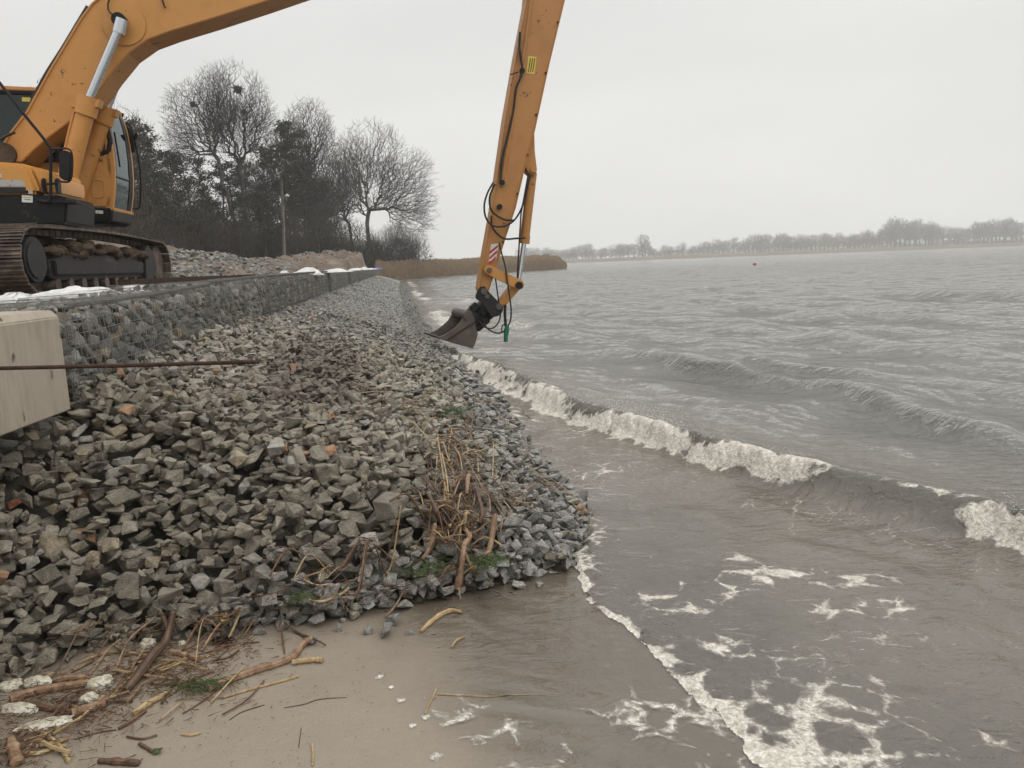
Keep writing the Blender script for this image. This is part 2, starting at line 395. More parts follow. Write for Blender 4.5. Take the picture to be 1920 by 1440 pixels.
def sand(x, y):
    xb = -0.72+(3.2-y)*0.42
    u = x-xb
    g = np.where(u > 0, -0.014*np.minimum(u, 1.15)-0.07*np.maximum(u-1.15, 0), -0.022*u)
    g = np.clip(g, -1.6, 0.06)
    return g + 0.006*fbm(x*2.2, y*2.2, 3) - 0.06*np.clip(x-1.0, 0, 30)
def ground_z(x, y):
    s = sand(x, y)
    r = rock_target(x, y)-0.185
    lake = -0.25-0.1*np.clip(x-xwl(y), 0, 12)
    far = sstep(4.2, 6.0, y)
    s = s*(1-far)+lake*far
    g = np.maximum(s, np.where(y < 110, r, -2.0))
    # plateau behind the gabion wall
    beh = xw(y)-x
    plat = 1.40 + 0.03*fbm(x*0.6, y*0.6, 4) + 0.02*fbm(x*4, y*4, 2) + 0.30*sstep(16, 30, y)*sstep(1.2, 4, beh)
    for (hx, hy, hr, hh) in HEAPS:
        dd = np.hypot((x-hx)/hr, (y-hy)/(hr*1.3))
        plat = plat + hh*np.clip(1-dd**2, 0, 1)*(1+0.35*fbm(x*1.3, y*1.3, 3))
    hill = sstep(0, 1, (-x-0.15*y-9.0)/55.0)*sstep(35, 95, y)*13
    plat = plat+hill + 0.5*sstep(40, 100, y)*fbm(x*0.12, y*0.12, 3)
    shore2 = sstep(0.30, 0.7, beh)
    front = (y > 2.0)
    g = np.where((y > -50) & (y < 95), g*(1-shore2)+plat*shore2, g)
    # far left bank beyond the end of the wall
    xs = np.interp(y, [95, 110, 135, 150, 190, 230, 330, 1500], [-15.5, -18, -21, -27, -34, -60, -260, -1500])
    bank = sstep(-1, 1, (xs-x)/6.0)*1.9-0.4
    g = np.where(y >= 95, np.maximum(bank+sstep(0, 1, (-x-0.15*y-9.0)/55.0)*13*sstep(600, 150, y), -0.45), g)
    # far shore
    sh = far_shore(x)
    g = np.where(y > sh-20, -0.45+sstep(-8, 4, y-sh)*0.9+np.clip((y-sh)/250.0, 0, 1)*10*sstep(-50, 500, x), g)
    return g
def far_shore(x): return 800 - 0.10*np.clip(x, -800, 900) + 12*np.sin(x/90.0)
HEAPS = [(-14.5, 34, 3.2, 0.75), (-17.5, 37, 3.5, 1.0), (-12.5, 40, 3.2, 0.7), (-10.6, 46, 3.4, 0.95), (-9.6, 55, 3.6, 0.8), (-13.2, 52, 4.0, 1.0),
         (-21, 42, 6, 1.1), (-26, 48, 8, 1.5), (-11.5, 27, 2.6, 0.35), (-11.6, 66, 4, 0.9), (-15, 62, 5, 1.2), (-9.3, 20.5, 1.8, 0.22), (-9.8, 30, 2.6, 0.35), (-10.2, 25.5, 2.2, 0.45)]

# ------------------------------------------------------------------ polar sheets
def polar(az_fine, az_step, r0, r1, ratio, az_max=115, coarse=2.5, ratio_far=None, r_sw=150, cap=None):
    a1 = np.arange(-az_fine, az_fine+1e-6, az_step)
    a0 = np.arange(-az_max, -az_fine, coarse); a2 = np.arange(az_fine+coarse, az_max+0.1, coarse)
    az = np.radians(np.concatenate([a0, a1, a2]))
    r = [r0]
    while r[-1] < r1: r.append(r[-1]*(1+(ratio if r[-1] < r_sw else (ratio_far or ratio))))
    r = np.array(r)
    A, Rr = np.meshgrid(az, r)
    X = Rr*np.sin(A); Y = Rr*np.cos(A)
    n, m = X.shape
    i = np.arange(n-1)[:, None]*m+np.arange(m-1)[None, :]
    Fq = np.stack([i, i+m, i+m+1, i+1], -1).reshape(-1, 4)[:, ::-1]
    return X, Y, Rr, Fq
X, Y, Rr, Fq = polar(40, 0.25, 0.6, 1300, 0.012)
Z = ground_z(X, Y)
gx, gy = X.ravel(), Y.ravel()
beh = xw(gy)-gx
a_soil = sstep(0.2, 0.6, beh)*sstep(100, 60, gy)
a_rock = ((rock_target(gx, gy) > 0.03) & (beh < 0.4) & (gy < 105)).astype(float)
a_field = sstep(-2, 4, gy-far_shore(gx))
a_leaf = np.maximum(sstep(60, 80, gy)*sstep(2, 12, beh), (gy > 95)*(gx < 0))*(1-a_field)

m, N, L, b = new_mat('ground')
v = wcoords(N, L)
big = noise(N, L, v, 1.1, 5, 0.6); med = noise(N, L, v, 9, 6, 0.65); fin = noise(N, L, v, 260, 3, 0.7)
sandc = ramp(N, L, big, [(0.3, (0.215, 0.18, 0.14)), (0.7, (0.275, 0.232, 0.183))])
sandc = mixc(N, L, 1.0, sandc, ramp(N, L, fin, [(0.3, (0.8, 0.8, 0.8)), (0.7, (1.15, 1.15, 1.15))]), 'MULTIPLY')
spk = ramp(N, L, noise(N, L, v, 55, 3, 0.7), [(0.70, (0, 0, 0)), (0.74, (1, 1, 1))])
sandc = mixc(N, L, mth(N, L, 'MULTIPLY', spk, 0.6), sandc, (0.05, 0.035, 0.025, 1))
soilc = ramp(N, L, noise(N, L, v, 0.8, 8, 0.7), [(0.3, (0.07, 0.052, 0.038)), (0.5, (0.13, 0.095, 0.07)), (0.72, (0.22, 0.19, 0.155))])
rockc = ramp(N, L, med, [(0.3, (0.03, 0.027, 0.022)), (0.7, (0.13, 0.12, 0.10))])
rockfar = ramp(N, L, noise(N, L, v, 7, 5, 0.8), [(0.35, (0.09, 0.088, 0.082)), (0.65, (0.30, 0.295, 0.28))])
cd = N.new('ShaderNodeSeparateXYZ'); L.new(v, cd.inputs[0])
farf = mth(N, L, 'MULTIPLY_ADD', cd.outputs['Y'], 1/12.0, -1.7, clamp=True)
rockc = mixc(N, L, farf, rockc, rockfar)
leafc = ramp(N, L, noise(N, L, v, 0.5, 8, 0.7), [(0.3, (0.03, 0.026, 0.018)), (0.7, (0.085, 0.06, 0.04))])
fieldc = ramp(N, L, noise(N, L, v, 0.02, 4, 0.6), [(0.4, (0.10, 0.12, 0.06)), (0.6, (0.13, 0.17, 0.085))])
c = mixc(N, L, attr(N, 'soil').outputs['Fac'], sandc, soilc)
c = mixc(N, L, attr(N, 'rock').outputs['Fac'], c, rockc)
c = mixc(N, L, attr(N, 'leaf').outputs['Fac'], c, leafc)
c = mixc(N, L, attr(N, 'field').outputs['Fac'], c, fieldc)
L.new(c, b.inputs['Base Color'])
wet = ramp(N, L, noise(N, L, v, 2.0, 3), [(0.35, (0.34,)*3), (0.65, (0.55,)*3)])
L.new(mixc(N, L, attr(N, 'soil').outputs['Fac'], wet, (0.95,)*3+(1,)), b.inputs['Roughness'])
b.inputs['Specular IOR Level'].default_value = 0.35
L.new(bump(N, L, mth(N, L, 'ADD', mth(N, L, 'MULTIPLY', med, 1.0), mth(N, L, 'MULTIPLY', fin, 0.12)), 0.35, 0.02), b.inputs['Normal'])
M['ground'] = m
g = mesh_obj('ground', np.stack([gx, gy, Z.ravel()], -1), Fq, m, smooth=True, attrs=dict(soil=a_soil, rock=a_rock, leaf=a_leaf, field=a_field))
tag(g, 'wet brown sand beach rising to the muddy bank behind the wall', 'ground', kind='structure')

# ------------------------------------------------------------------ crushed stones: hull library, dropped one by one onto a height field
def hull_proto(kind):
    bm = bmesh.new()
    n = random.randint(9, 13) if kind < 2 else random.randint(15, 20)
    ax = (0.5, random.uniform(0.33, 0.46), random.uniform(0.18, 0.34)) if kind == 0 else (0.5, random.uniform(0.38, 0.48), random.uniform(0.30, 0.42))
    for i in range(n):
        v = Vector((random.gauss(0, 1), random.gauss(0, 1), random.gauss(0, 1))).normalized()
        q = 0.45 if kind < 2 else 0.75
        v = Vector([math.copysign(abs(c)**q, c) for c in v])*random.uniform(0.62, 0.78)
        bm.verts.new((v.x*ax[0]*1.3, v.y*ax[1]*1.3, v.z*ax[2]*1.3))
    r = bmesh.ops.convex_hull(bm, input=bm.verts)
    bmesh.ops.delete(bm, geom=list({e for e in r['geom_interior']+r['geom_unused'] if isinstance(e, bmesh.types.BMVert)}), context='VERTS')
    bmesh.ops.dissolve_limit(bm, angle_limit=0.22, verts=bm.verts, edges=bm.edges)
    bmesh.ops.triangulate(bm, faces=bm.faces)
    bm.normal_update()
    pl = np.array([(*f.normal, f.normal.dot(f.verts[0].co)) for f in bm.faces])
    bmesh.ops.dissolve_limit(bm, angle_limit=0.05, verts=bm.verts, edges=bm.edges)
    bmesh.ops.bevel(bm, geom=list(bm.edges), offset=random.uniform(0.018, 0.035) if kind < 2 else 0.055, segments=1, affect='EDGES', clamp_overlap=True)
    bmesh.ops.triangulate(bm, faces=bm.faces); bm.normal_update()
    V = np.array([v.co for v in bm.verts]); T = np.array([[v.index for v in f.verts] for f in bm.faces])
    bm.free()
    # small chips and dents
    k = random.random()*50
    V = V*(1+0.06*vnoise(V[:, 0]*5+k, V[:, 1]*5, V[:, 2]*5+k))[:, None]
    Vh, Th = subdiv(V, T)
    q = 1.0 if kind < 2 else 0.5
    nn = Vh/np.linalg.norm(Vh, axis=1, keepdims=True)
    Vh = Vh+nn*(0.030*q*fbm(Vh[:, 0]*7+k, Vh[:, 1]*7+Vh[:, 2]*3, 3, Vh[:, 2]*7)+0.012*q*vnoise(Vh[:, 0]*19+k, Vh[:, 1]*19, Vh[:, 2]*19))[:, None]
    return V, T, pl, Vh, Th
def subdiv(V, T):
    E_ = np.sort(np.concatenate([T[:, [0, 1]], T[:, [1, 2]], T[:, [2, 0]]]), 1); U, inv = np.unique(E_, axis=0, return_inverse=True); inv = inv.ravel()
    M_ = (V[U[:, 0]]+V[U[:, 1]])/2; n = len(V); m = len(T); a, b, c = T.T; ab, bc, ca = inv[:m]+n, inv[m:2*m]+n, inv[2*m:]+n
    return np.concatenate([V, M_]), np.concatenate([np.stack(t, -1) for t in ((a, ab, ca), (ab, b, bc), (ca, bc, c), (ab, bc, ca))])
PROT = [hull_proto(0 if i % 3 else 1) for i in range(60)]
def rotmat(tilt):
    a = random.uniform(0, 2*math.pi); t = abs(random.gauss(0, tilt)); bdir = random.uniform(0, 2*math.pi)
    return np.array(Matrix.Rotation(t, 3, Vector((math.cos(bdir), math.sin(bdir), 0))) @ Matrix.Rotation(a, 3, 'Z'))
GS = 0.01
class Variant:
    def __init__(s, size, tilt, protos=PROT):
        V, T, pl, Vh, Th = random.choice(protos)
        Rm = rotmat(tilt); s.Vh = (Vh*size)@Rm.T; s.Th = Th
        s.V = (V*size)@Rm.T; s.T = T; s.size = size
        n = pl[:, :3]@Rm.T; d = pl[:, 3]*size
        h = int(math.ceil(np.abs(s.V[:, :2]).max()/GS))+1; s.h = h
        g = np.arange(-h, h+1)*GS; gx_, gy_ = np.meshgrid(g, g, indexing='ij')
        up = n[:, 2] > 1e-3; dn = n[:, 2] < -1e-3; fl = ~up & ~dn
        zt = np.min((d[up][:, None, None]-n[up, 0][:, None, None]*gx_-n[up, 1][:, None, None]*gy_)/n[up, 2][:, None, None], 0)
        zb = np.max((d[dn][:, None, None]-n[dn, 0][:, None, None]*gx_-n[dn, 1][:, None, None]*gy_)/n[dn, 2][:, None, None], 0)
        s.mask = zt > zb+1e-4
        s.zt = np.where(s.mask, zt, -9.).astype(np.float32); s.zb = np.where(s.mask, zb, 9.).astype(np.float32)
def drop(HF, ID, target, variants, picker, tries, K=5, over=0.05, jit=14):
    """drops stones; returns list of (variant, i, j, z)"""
    nx, ny = HF.shape; out = []
    for _ in range(tries):
        best = None
        i0, j0 = picker()
        vr = random.choice(variants(i0, j0)); h = vr.h
        for k in range(K):
            i = i0+random.randint(-jit, jit); j = j0+random.randint(-jit, jit)
            if i-h < 0 or j-h < 0 or i+h+1 > nx or j+h+1 > ny: continue
            sub = HF[i-h:i+h+1, j-h:j+h+1]
            z = float((sub-vr.zb).max())
            sc_ = z-target[i, j]
            if best is None or sc_ < best[0]: best = (sc_, i, j, z)
        if best is None: continue
        sc_, i, j, z = best
        if sc_ > over: continue
        sub = HF[i-h:i+h+1, j-h:j+h+1]; top = vr.zt+z
        mk = vr.mask & (top > sub)
        sub[mk] = top[mk]; ID[i-h:i+h+1, j-h:j+h+1][mk] = len(out)
        out.append((vr, i, j, z))
    return out

X0, X1, Y0, Y1 = -4.6, 0.85, 2.3, 14.6
nx, ny = int((X1-X0)/GS), int((Y1-Y0)/GS)
HX, HY = np.meshgrid(X0+np.arange(nx)*GS, Y0+np.arange(ny)*GS, indexing='ij')
TG = rock_target(HX, HY); SD = sand(HX, HY)
HF = np.maximum(TG-0.15, np.where(HY < 6, SD, -0.4)).astype(np.float32); HF0 = HF.copy()
ID = np.full(HF.shape, -1, np.int32)
small = [Variant(random.uniform(0.032, 0.075), 0.5) for _ in range(170)]
mid = [Variant(random.uniform(0.075, 0.125), 0.38) for _ in range(260)]
large = [Variant(random.uniform(0.125, 0.20), 0.32) for _ in range(90)]
TOEM = (polydist(TOE, HX, HY)[0] < 0.03) & (HX < xwl(HY)+0.07) & (HX > xw(HY)-0.15)
TOEM &= ~((HX < xw(HY)+0.16) & (HY < 4.25) & (TG > 0.80))
cells = np.argwhere(TOEM)
print('rock cells', len(cells))
def pick_c():
    c = cells[random.randrange(len(cells))]; return int(c[0]), int(c[1])
def vsel(i, j):
    r = random.random(); y = Y0+j*GS
    if y < 5.5: return large if r < 0.12 else (mid if r < 0.66 else small)
    return large if r < 0.035 else (mid if r < 0.55 else small)
random.seed(11)
ST = drop(HF, ID, TG.astype(np.float32), vsel, pick_c, 22000, K=5, over=0.024)
for _rep in range(4):
    bare = np.argwhere(TOEM & (ID < 0) & (HX > -3.4)); print('bare', len(bare))
    def pick_b():
        c = bare[random.randrange(len(bare))]; return int(c[0]), int(c[1])
    st2 = []
    base_n = len(ST)
    ID2 = np.full(ID.shape, -1, np.int32); st2 = drop(HF, ID2, TG.astype(np.float32), lambda i, j: small if random.random() < .6 else mid, pick_b, 4000, K=2, over=0.06+0.02*_rep, jit=2)
    ID[ID2 >= 0] = ID2[ID2 >= 0]+base_n; ST = ST+st2
# scattered stones on the sand past the toe
def at_cell(x, y): return int(round((x-X0)/GS)), int(round((y-Y0)/GS))
loose = [(505, 1175, .135), (455, 1180, .10), (615, 1165, .15), (745, 1085, .20), (680, 1120, .12), (700, 1125, .10), (655, 1150, .08), (725, 1180, .10), (735, 1160, .09),
         (770, 1180, .07), (428, 1165, .11), (580, 1198, .08), (640, 1175, .05), (400, 1195, .06), (1010, 1085, .07), (1090, 965, .07), (1050, 1060, .08), (970, 1090, .08),
         (905, 1105, .09), (815, 1125, .08), (560, 1110, .14), (590, 1135, .10), (845, 1090, .15), (1065, 1005, .08), (690, 1180, .05), (530, 1150, .09), (480, 1140, .10),
         (150, 1235, .10), (60, 1250, .12), (230, 1225, .10), (330, 1180, .13), (250, 1185, .15)]
LOOSE0 = len(ST)
for px, py, s in loose:
    P = atz(px, py, 0.02); i, j = at_cell(P.x, P.y)
    vr = Variant(s, 0.15); h = vr.h
    if i-h < 0 or j-h < 0 or i+h+1 > nx or j+h+1 > ny: continue
    sub = HF[i-h:i+h+1, j-h:j+h+1]; z = float((sub-vr.zb).max())-0.006; top = vr.zt+z; mk = vr.mask & (top > sub)
    sub[mk] = top[mk]; ID[i-h:i+h+1, j-h:j+h+1][mk] = len(ST); ST.append((vr, i, j, z))
print('stones', len(ST))
GX, GY = np.meshgrid(np.arange(-7, 5, 0.03), np.arange(0.9, 16, 0.03), indexing='ij'); GG = ground_z(GX, GY)
def surf(x, y):
    i, j = at_cell(x, y)
    if 0 <= i < nx and 0 <= j < ny: return float(HF[i, j])
    i, j = int((x+7)/0.03), int((y-0.9)/0.03)
    if 0 <= i < GG.shape[0] and 0 <= j < GG.shape[1]: return float(GG[i, j])
    return -0.3
def hit(px, py, up=0.0, tmin=1.5, tmax=30):
    """first point of the shore seen at a pixel"""
    d = ray(px, py); o = Vector((0, 0, H)); t = tmin
    while t < tmax:
        p = o+d*t
        if p.z < max(surf(p.x, p.y), -0.02): break
        t += 0.02
    t -= 0.02
    for _ in range(5):
        p = o+d*t
        if p.z < max(surf(p.x, p.y), -0.02): break
        t += 0.004
    p = o+d*t; return Vector((p.x, p.y, max(surf(p.x, p.y), -0.02)+up))
# colour of each stone
def stone_look(x, y, z, rnd):
    dT = -polydist(TOE, np.array([x]), np.array([y]))[0][0]; dW = float(xwl(y))-x
    clean = max(float(sstep(0.32, 0.05, dT))*float(sstep(-1.55, -0.95, x)), float(sstep(0.75, 0.25, dW)))
    up = float(sstep(4.3, 6.0, y+0.9*max(0, x+1.4)))
    olive = np.array((0.242, 0.221, 0.178)); beige = np.array((0.325, 0.306, 0.26)); grey = np.array((0.315, 0.31, 0.292))
    c = olive*(1-up)+beige*up; c = c*(1-clean)+grey*clean
    far = float(sstep(9, 13, y)); c = c*(1-far)+np.array((0.27, 0.262, 0.245))*far
    br = rnd.uniform(0.70, 1.22); c = c*br; sp = clean*0.9+(1-clean)*0.12
    k = rnd.random(); name = 'grey-brown' if up < .5 else 'pale beige'
    if clean > .5: name = 'speckled grey'
    if k < 0.006: c = np.array((0.36, 0.22, 0.135))*rnd.uniform(.75, 1.1); name = 'rusty orange'
    elif k < 0.06: c = c*0.4+np.array((0.36, 0.29, 0.20))*rnd.uniform(.8, 1.1)*0.6; name = 'tan'; 
    elif k < 0.15: c = c*np.array((0.66, 0.66, 0.66)); name = 'dark grey'
    elif k < 0.20: c = c*0.5+np.array((0.37, 0.37, 0.355))*.5; name = 'pale grey'; sp = max(sp, 0.35)
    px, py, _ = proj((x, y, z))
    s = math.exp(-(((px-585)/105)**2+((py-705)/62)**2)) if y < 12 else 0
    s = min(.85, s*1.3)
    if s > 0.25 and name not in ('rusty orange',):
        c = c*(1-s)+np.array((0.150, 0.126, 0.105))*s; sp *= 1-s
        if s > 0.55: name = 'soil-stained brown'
    return c, sp, name
rr = random.Random(5)
SX = np.array([(X0+i*GS, Y0+j*GS, z) for _, i, j, z in ST])
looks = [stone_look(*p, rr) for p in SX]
special = {}
for px, py, c, sp, nm in [(620, 865, (0.36, 0.20, 0.12), .1, 'bright orange'), (22, 940, (0.24, 0.095, 0.05), .05, 'rust red'), (150, 1000, (0.30, 0.19, 0.11), .1, 'light brown'),
                          (425, 1163, (0.46, 0.37, 0.20), .9, 'yellow speckled'), (540, 845, (0.42, 0.27, 0.14), .1, 'orange tan'),
                          (620, 780, (0.42, 0.25, 0.14), .1, 'peach orange')]:
    p = hit(px, py); i, j = at_cell(p.x, p.y)
    if 0 <= i < nx and 0 <= j < ny and ID[i, j] >= 0:
        looks[ID[i, j]] = (np.array(c), sp, nm)
vis = np.bincount(ID[ID >= 0], minlength=len(ST)).astype(float)
P3 = SX.copy(); ppx, ppy, pdz = proj(P3)
infr = (ppx > 12) & (ppx < 1908) & (ppy > 12) & (ppy < 1424) & (pdz > 0)
hid = (SX[:, 2] < -0.03)
wgt = vis*infr*(~hid)/(pdz**2+1e-6)
hidden_by_block = (ppx < 140) & (ppy < 800)
wgt[hidden_by_block] = 0
order = np.argsort(-wgt); TOPN = 290
single = set(int(k) for k in order[:TOPN])
# the mass of smaller ones (never seen from above are dropped)
bV, bT, bC, bS = [], [], [], []; off = 0
for k, (vr, i, j, z) in enumerate(ST):
    if k in single or vis[k] < 1: continue
    v_, t_ = (vr.Vh, vr.Th) if SX[k][1] < 6.0 else (vr.V, vr.T)
    bV.append(v_+SX[k]); bT.append(t_+off); off += len(v_)
    bC.append(np.tile(looks[k][0], (len(v_), 1))); bS.append(np.full(len(v_), looks[k][1]))
# farther stones, smaller in the picture
def lowp():
    bm = bmesh.new()
    for i in range(10):
        v = Vector((random.gauss(0, 1), random.gauss(0, 1), random.gauss(0, 1))).normalized()
        bm.verts.new((v.x*.5, v.y*.42, v.z*.3))
    bmesh.ops.convex_hull(bm, input=bm.verts); bmesh.ops.triangulate(bm, faces=bm.faces)
    bm.verts.ensure_lookup_table()
    V = np.array([v.co for v in bm.verts]); T = np.array([[v.index for v in f.verts] for f in bm.faces]); bm.free(); return V, T
LP = [lowp() for _ in range(40)]
def scatter_far(n, y0, y1, s0, s1, bright=1.0):
    global off
    ys = y0*(y1/y0)**rng.random(n); xa = xw(ys)-0.05; xb_ = xwl(ys)+0.35
    xs = xa+(xb_-xa)*rng.random(n); zs = rock_target(xs, ys)-0.02
    for x, y, z in zip(xs, ys, zs):
        V, T = LP[rng.integers(40)]; s = rng.uniform(s0, s1)
        R_ = rotmat(0.5); V = (V*s)@R_.T
        c, sp, _ = stone_look(x, y, z, rr)
        g_ = float(sstep(15, 22, y)); c = c*(1-g_)+np.array((0.26, 0.258, 0.245))*rr.uniform(.6, 1.3)*g_
        dW = float(xwl(y))-x
        if dW < 0.7: c = c*0.72
        bV.append(V+(x, y, z)); bT.append(T+off); off += len(V)
        bC.append(np.tile(c*bright, (len(V), 1))); bS.append(np.full(len(V), 0.1))
random.seed(3)
scatter_far(15000, 13.6, 30, 0.055, 0.12)
scatter_far(6000, 30, 70, 0.09, 0.2)
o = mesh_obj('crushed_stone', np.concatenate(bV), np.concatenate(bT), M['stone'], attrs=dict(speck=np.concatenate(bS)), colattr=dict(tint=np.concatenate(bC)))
tag(o, 'countless smaller grey and beige crushed stones covering the shore slope', 'crushed stone', kind='stuff')
# labels for the single ones
marks = [('the concrete block', 100, 800), ('the rusty rebar', 330, 700), ('the wall foot', 260, 730), ('the rebar tip', 480, 690), ('the brown soiled patch', 580, 740),
         ('the orange stone', 620, 865), ('the white crust lumps', 120, 1270), ('the sand edge', 330, 1190), ('the wrack heap', 870, 960), ('the long straw stems', 830, 900),
         ('the left green weed clump', 800, 1070), ('the right green weed clump', 920, 1070), ('the black tuft', 418, 1170), ('the photo left edge', 20, 1000), ('the foamy waterline', 1050, 960),
         ('the mossy grass patch', 840, 780), ('the large flat boulder', 745, 1085), ('the mid slope', 420, 880), ('the thick rhizome', 560, 1190), ('the lower slope', 560, 1000),
         ('the excavator bucket', 820, 700), ('the small reed root on the stones', 760, 1000), ('the shaded hollow', 40, 900), ('the upper slope', 380, 780)]
used = {}
dirs = ['right of', 'lower right of', 'below', 'lower left of', 'left of', 'upper left of', 'above', 'upper right of']
def stone_label(k, vr, px, py):
    ex = vr.V.max(0)-vr.V.min(0); flat = ex[2] < 0.5*max(ex[0], ex[1])
    shp = 'flat' if flat else ('blocky' if min(ex[0], ex[1]) > 0.75*max(ex[0], ex[1]) else 'angular')
    sz = 'small' if vr.size < 0.075 else ('medium' if vr.size < 0.12 else 'large')
    for mi in sorted(range(len(marks)), key=lambda q: math.hypot(px-marks[q][1], py-marks[q][2]))[:4]:
        nm, mx_, my_ = marks[mi]; d = math.hypot(px-mx_, py-my_)
        a = int(round(math.degrees(math.atan2(py-my_, px-mx_))/45)) % 8
        near = 'just ' if d < 35 else ('well ' if d > 95 else '')
        t = f'{sz} {shp} {looks[k][2]} stone {near}{dirs[a]} {nm}'
        if t not in used: used[t] = 1; return t
    c = 'paler' if looks[k][0].mean() > .24 else 'darker'
    for e in ('turned edge-on', 'lying level', 'tilted forward', 'leaning back', 'wedged between neighbours'):
        t2 = t.replace(' stone', f' {c} stone')+', '+e
        if t2 not in used: used[t2] = 1; return t2
    return t
for k in order[:TOPN]:
    k = int(k); vr = ST[k][0]
    nv = len(vr.Vh)
    Vb = vr.Vh.copy(); zb = Vb[:, 2].min(); Vb[:, 2] -= zb
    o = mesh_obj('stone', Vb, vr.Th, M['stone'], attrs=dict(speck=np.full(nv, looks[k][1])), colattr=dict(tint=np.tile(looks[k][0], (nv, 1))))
    o.location = (SX[k][0], SX[k][1], SX[k][2]+zb)
    tag(o, stone_label(k, vr, ppx[k], ppy[k]), 'stone', 'crushed stones on the shore slope')

tick('stones')
# ------------------------------------------------------------------ gabion wall
random.seed(21)
WD = 1.0
def wall_pt(s):   # s = distance along the wall from its near end
    P = [(xw(4.2), 4.2)]+[p for p in WALL if p[1] > 4.2]; acc = 0
    for (ax, ay), (bx, by) in zip(P[:-1], P[1:]):
        l = math.hypot(bx-ax, by-ay)
        if s <= acc+l: t = (s-acc)/l; return ax+(bx-ax)*t, ay+(by-ay)*t
        acc += l
    return P[-1]
gpro = [hull_proto(2) for _ in range(26)]
gvar = [Variant(random.choice((random.uniform(.09, .14), random.uniform(.14, .20))), 0.5, gpro) for _ in range(130)]
GH = 0.53; GL = 2.0
def pack(na, nb, tries, over):
    """pack stones against a plane; returns variants with (a, b, depth) placement and visible area"""
    hf = np.zeros((na, nb), np.float32); idm = np.full(hf.shape, -1, np.int32); tgt = np.zeros_like(hf)
    cellsn = [(i, j) for i in range(na) for j in range(nb)]
    o = drop(hf, idm, tgt, lambda i, j: gvar, lambda: random.choice(cellsn), tries, K=8, over=over)
    # what shows through the plane is the first layer met from below
    low = np.full((na, nb), 9., np.float32); lid = np.full((na, nb), -1, np.int32)
    for q, (vr, i, j, z) in enumerate(o):
        h = vr.h; sub = low[i-h:i+h+1, j-h:j+h+1]; bot = vr.zb+z; mk = vr.mask & (bot < sub)
        sub[mk] = bot[mk]; lid[i-h:i+h+1, j-h:j+h+1][mk] = q
    return o, np.bincount(lid[lid >= 0], minlength=len(o))
def wire_lines(pts_fn, A, B, na, nb, r, jit):
    mb = MB()
    for i in range(na+1):
        a = A*i/na; mb.tube([pts_fn(a, B*k/8) for k in range(9)], r, 4, False)
    for j in range(nb+1):
        b_ = B*j/nb; mb.tube([pts_fn(A*k/16, b_) for k in range(17)], r, 4, False)
    return mb
def coil(p0, p1, R_, pitch, r, sag=0.0):
    p0, p1 = Vector(p0), Vector(p1); d = p1-p0; Ln = d.length; n = int(Ln/pitch*7)
    u = d.normalized(); a = u.orthogonal().normalized(); b_ = u.cross(a); pts = []
    for i in range(n+1):
        t = i/n; th = 2*math.pi*t*Ln/pitch
        pts.append(p0+d*t+a*R_*math.cos(th)+b_*R_*math.sin(th)+Vector((0, 0, -sag*math.sin(math.pi*t))))
    return pts
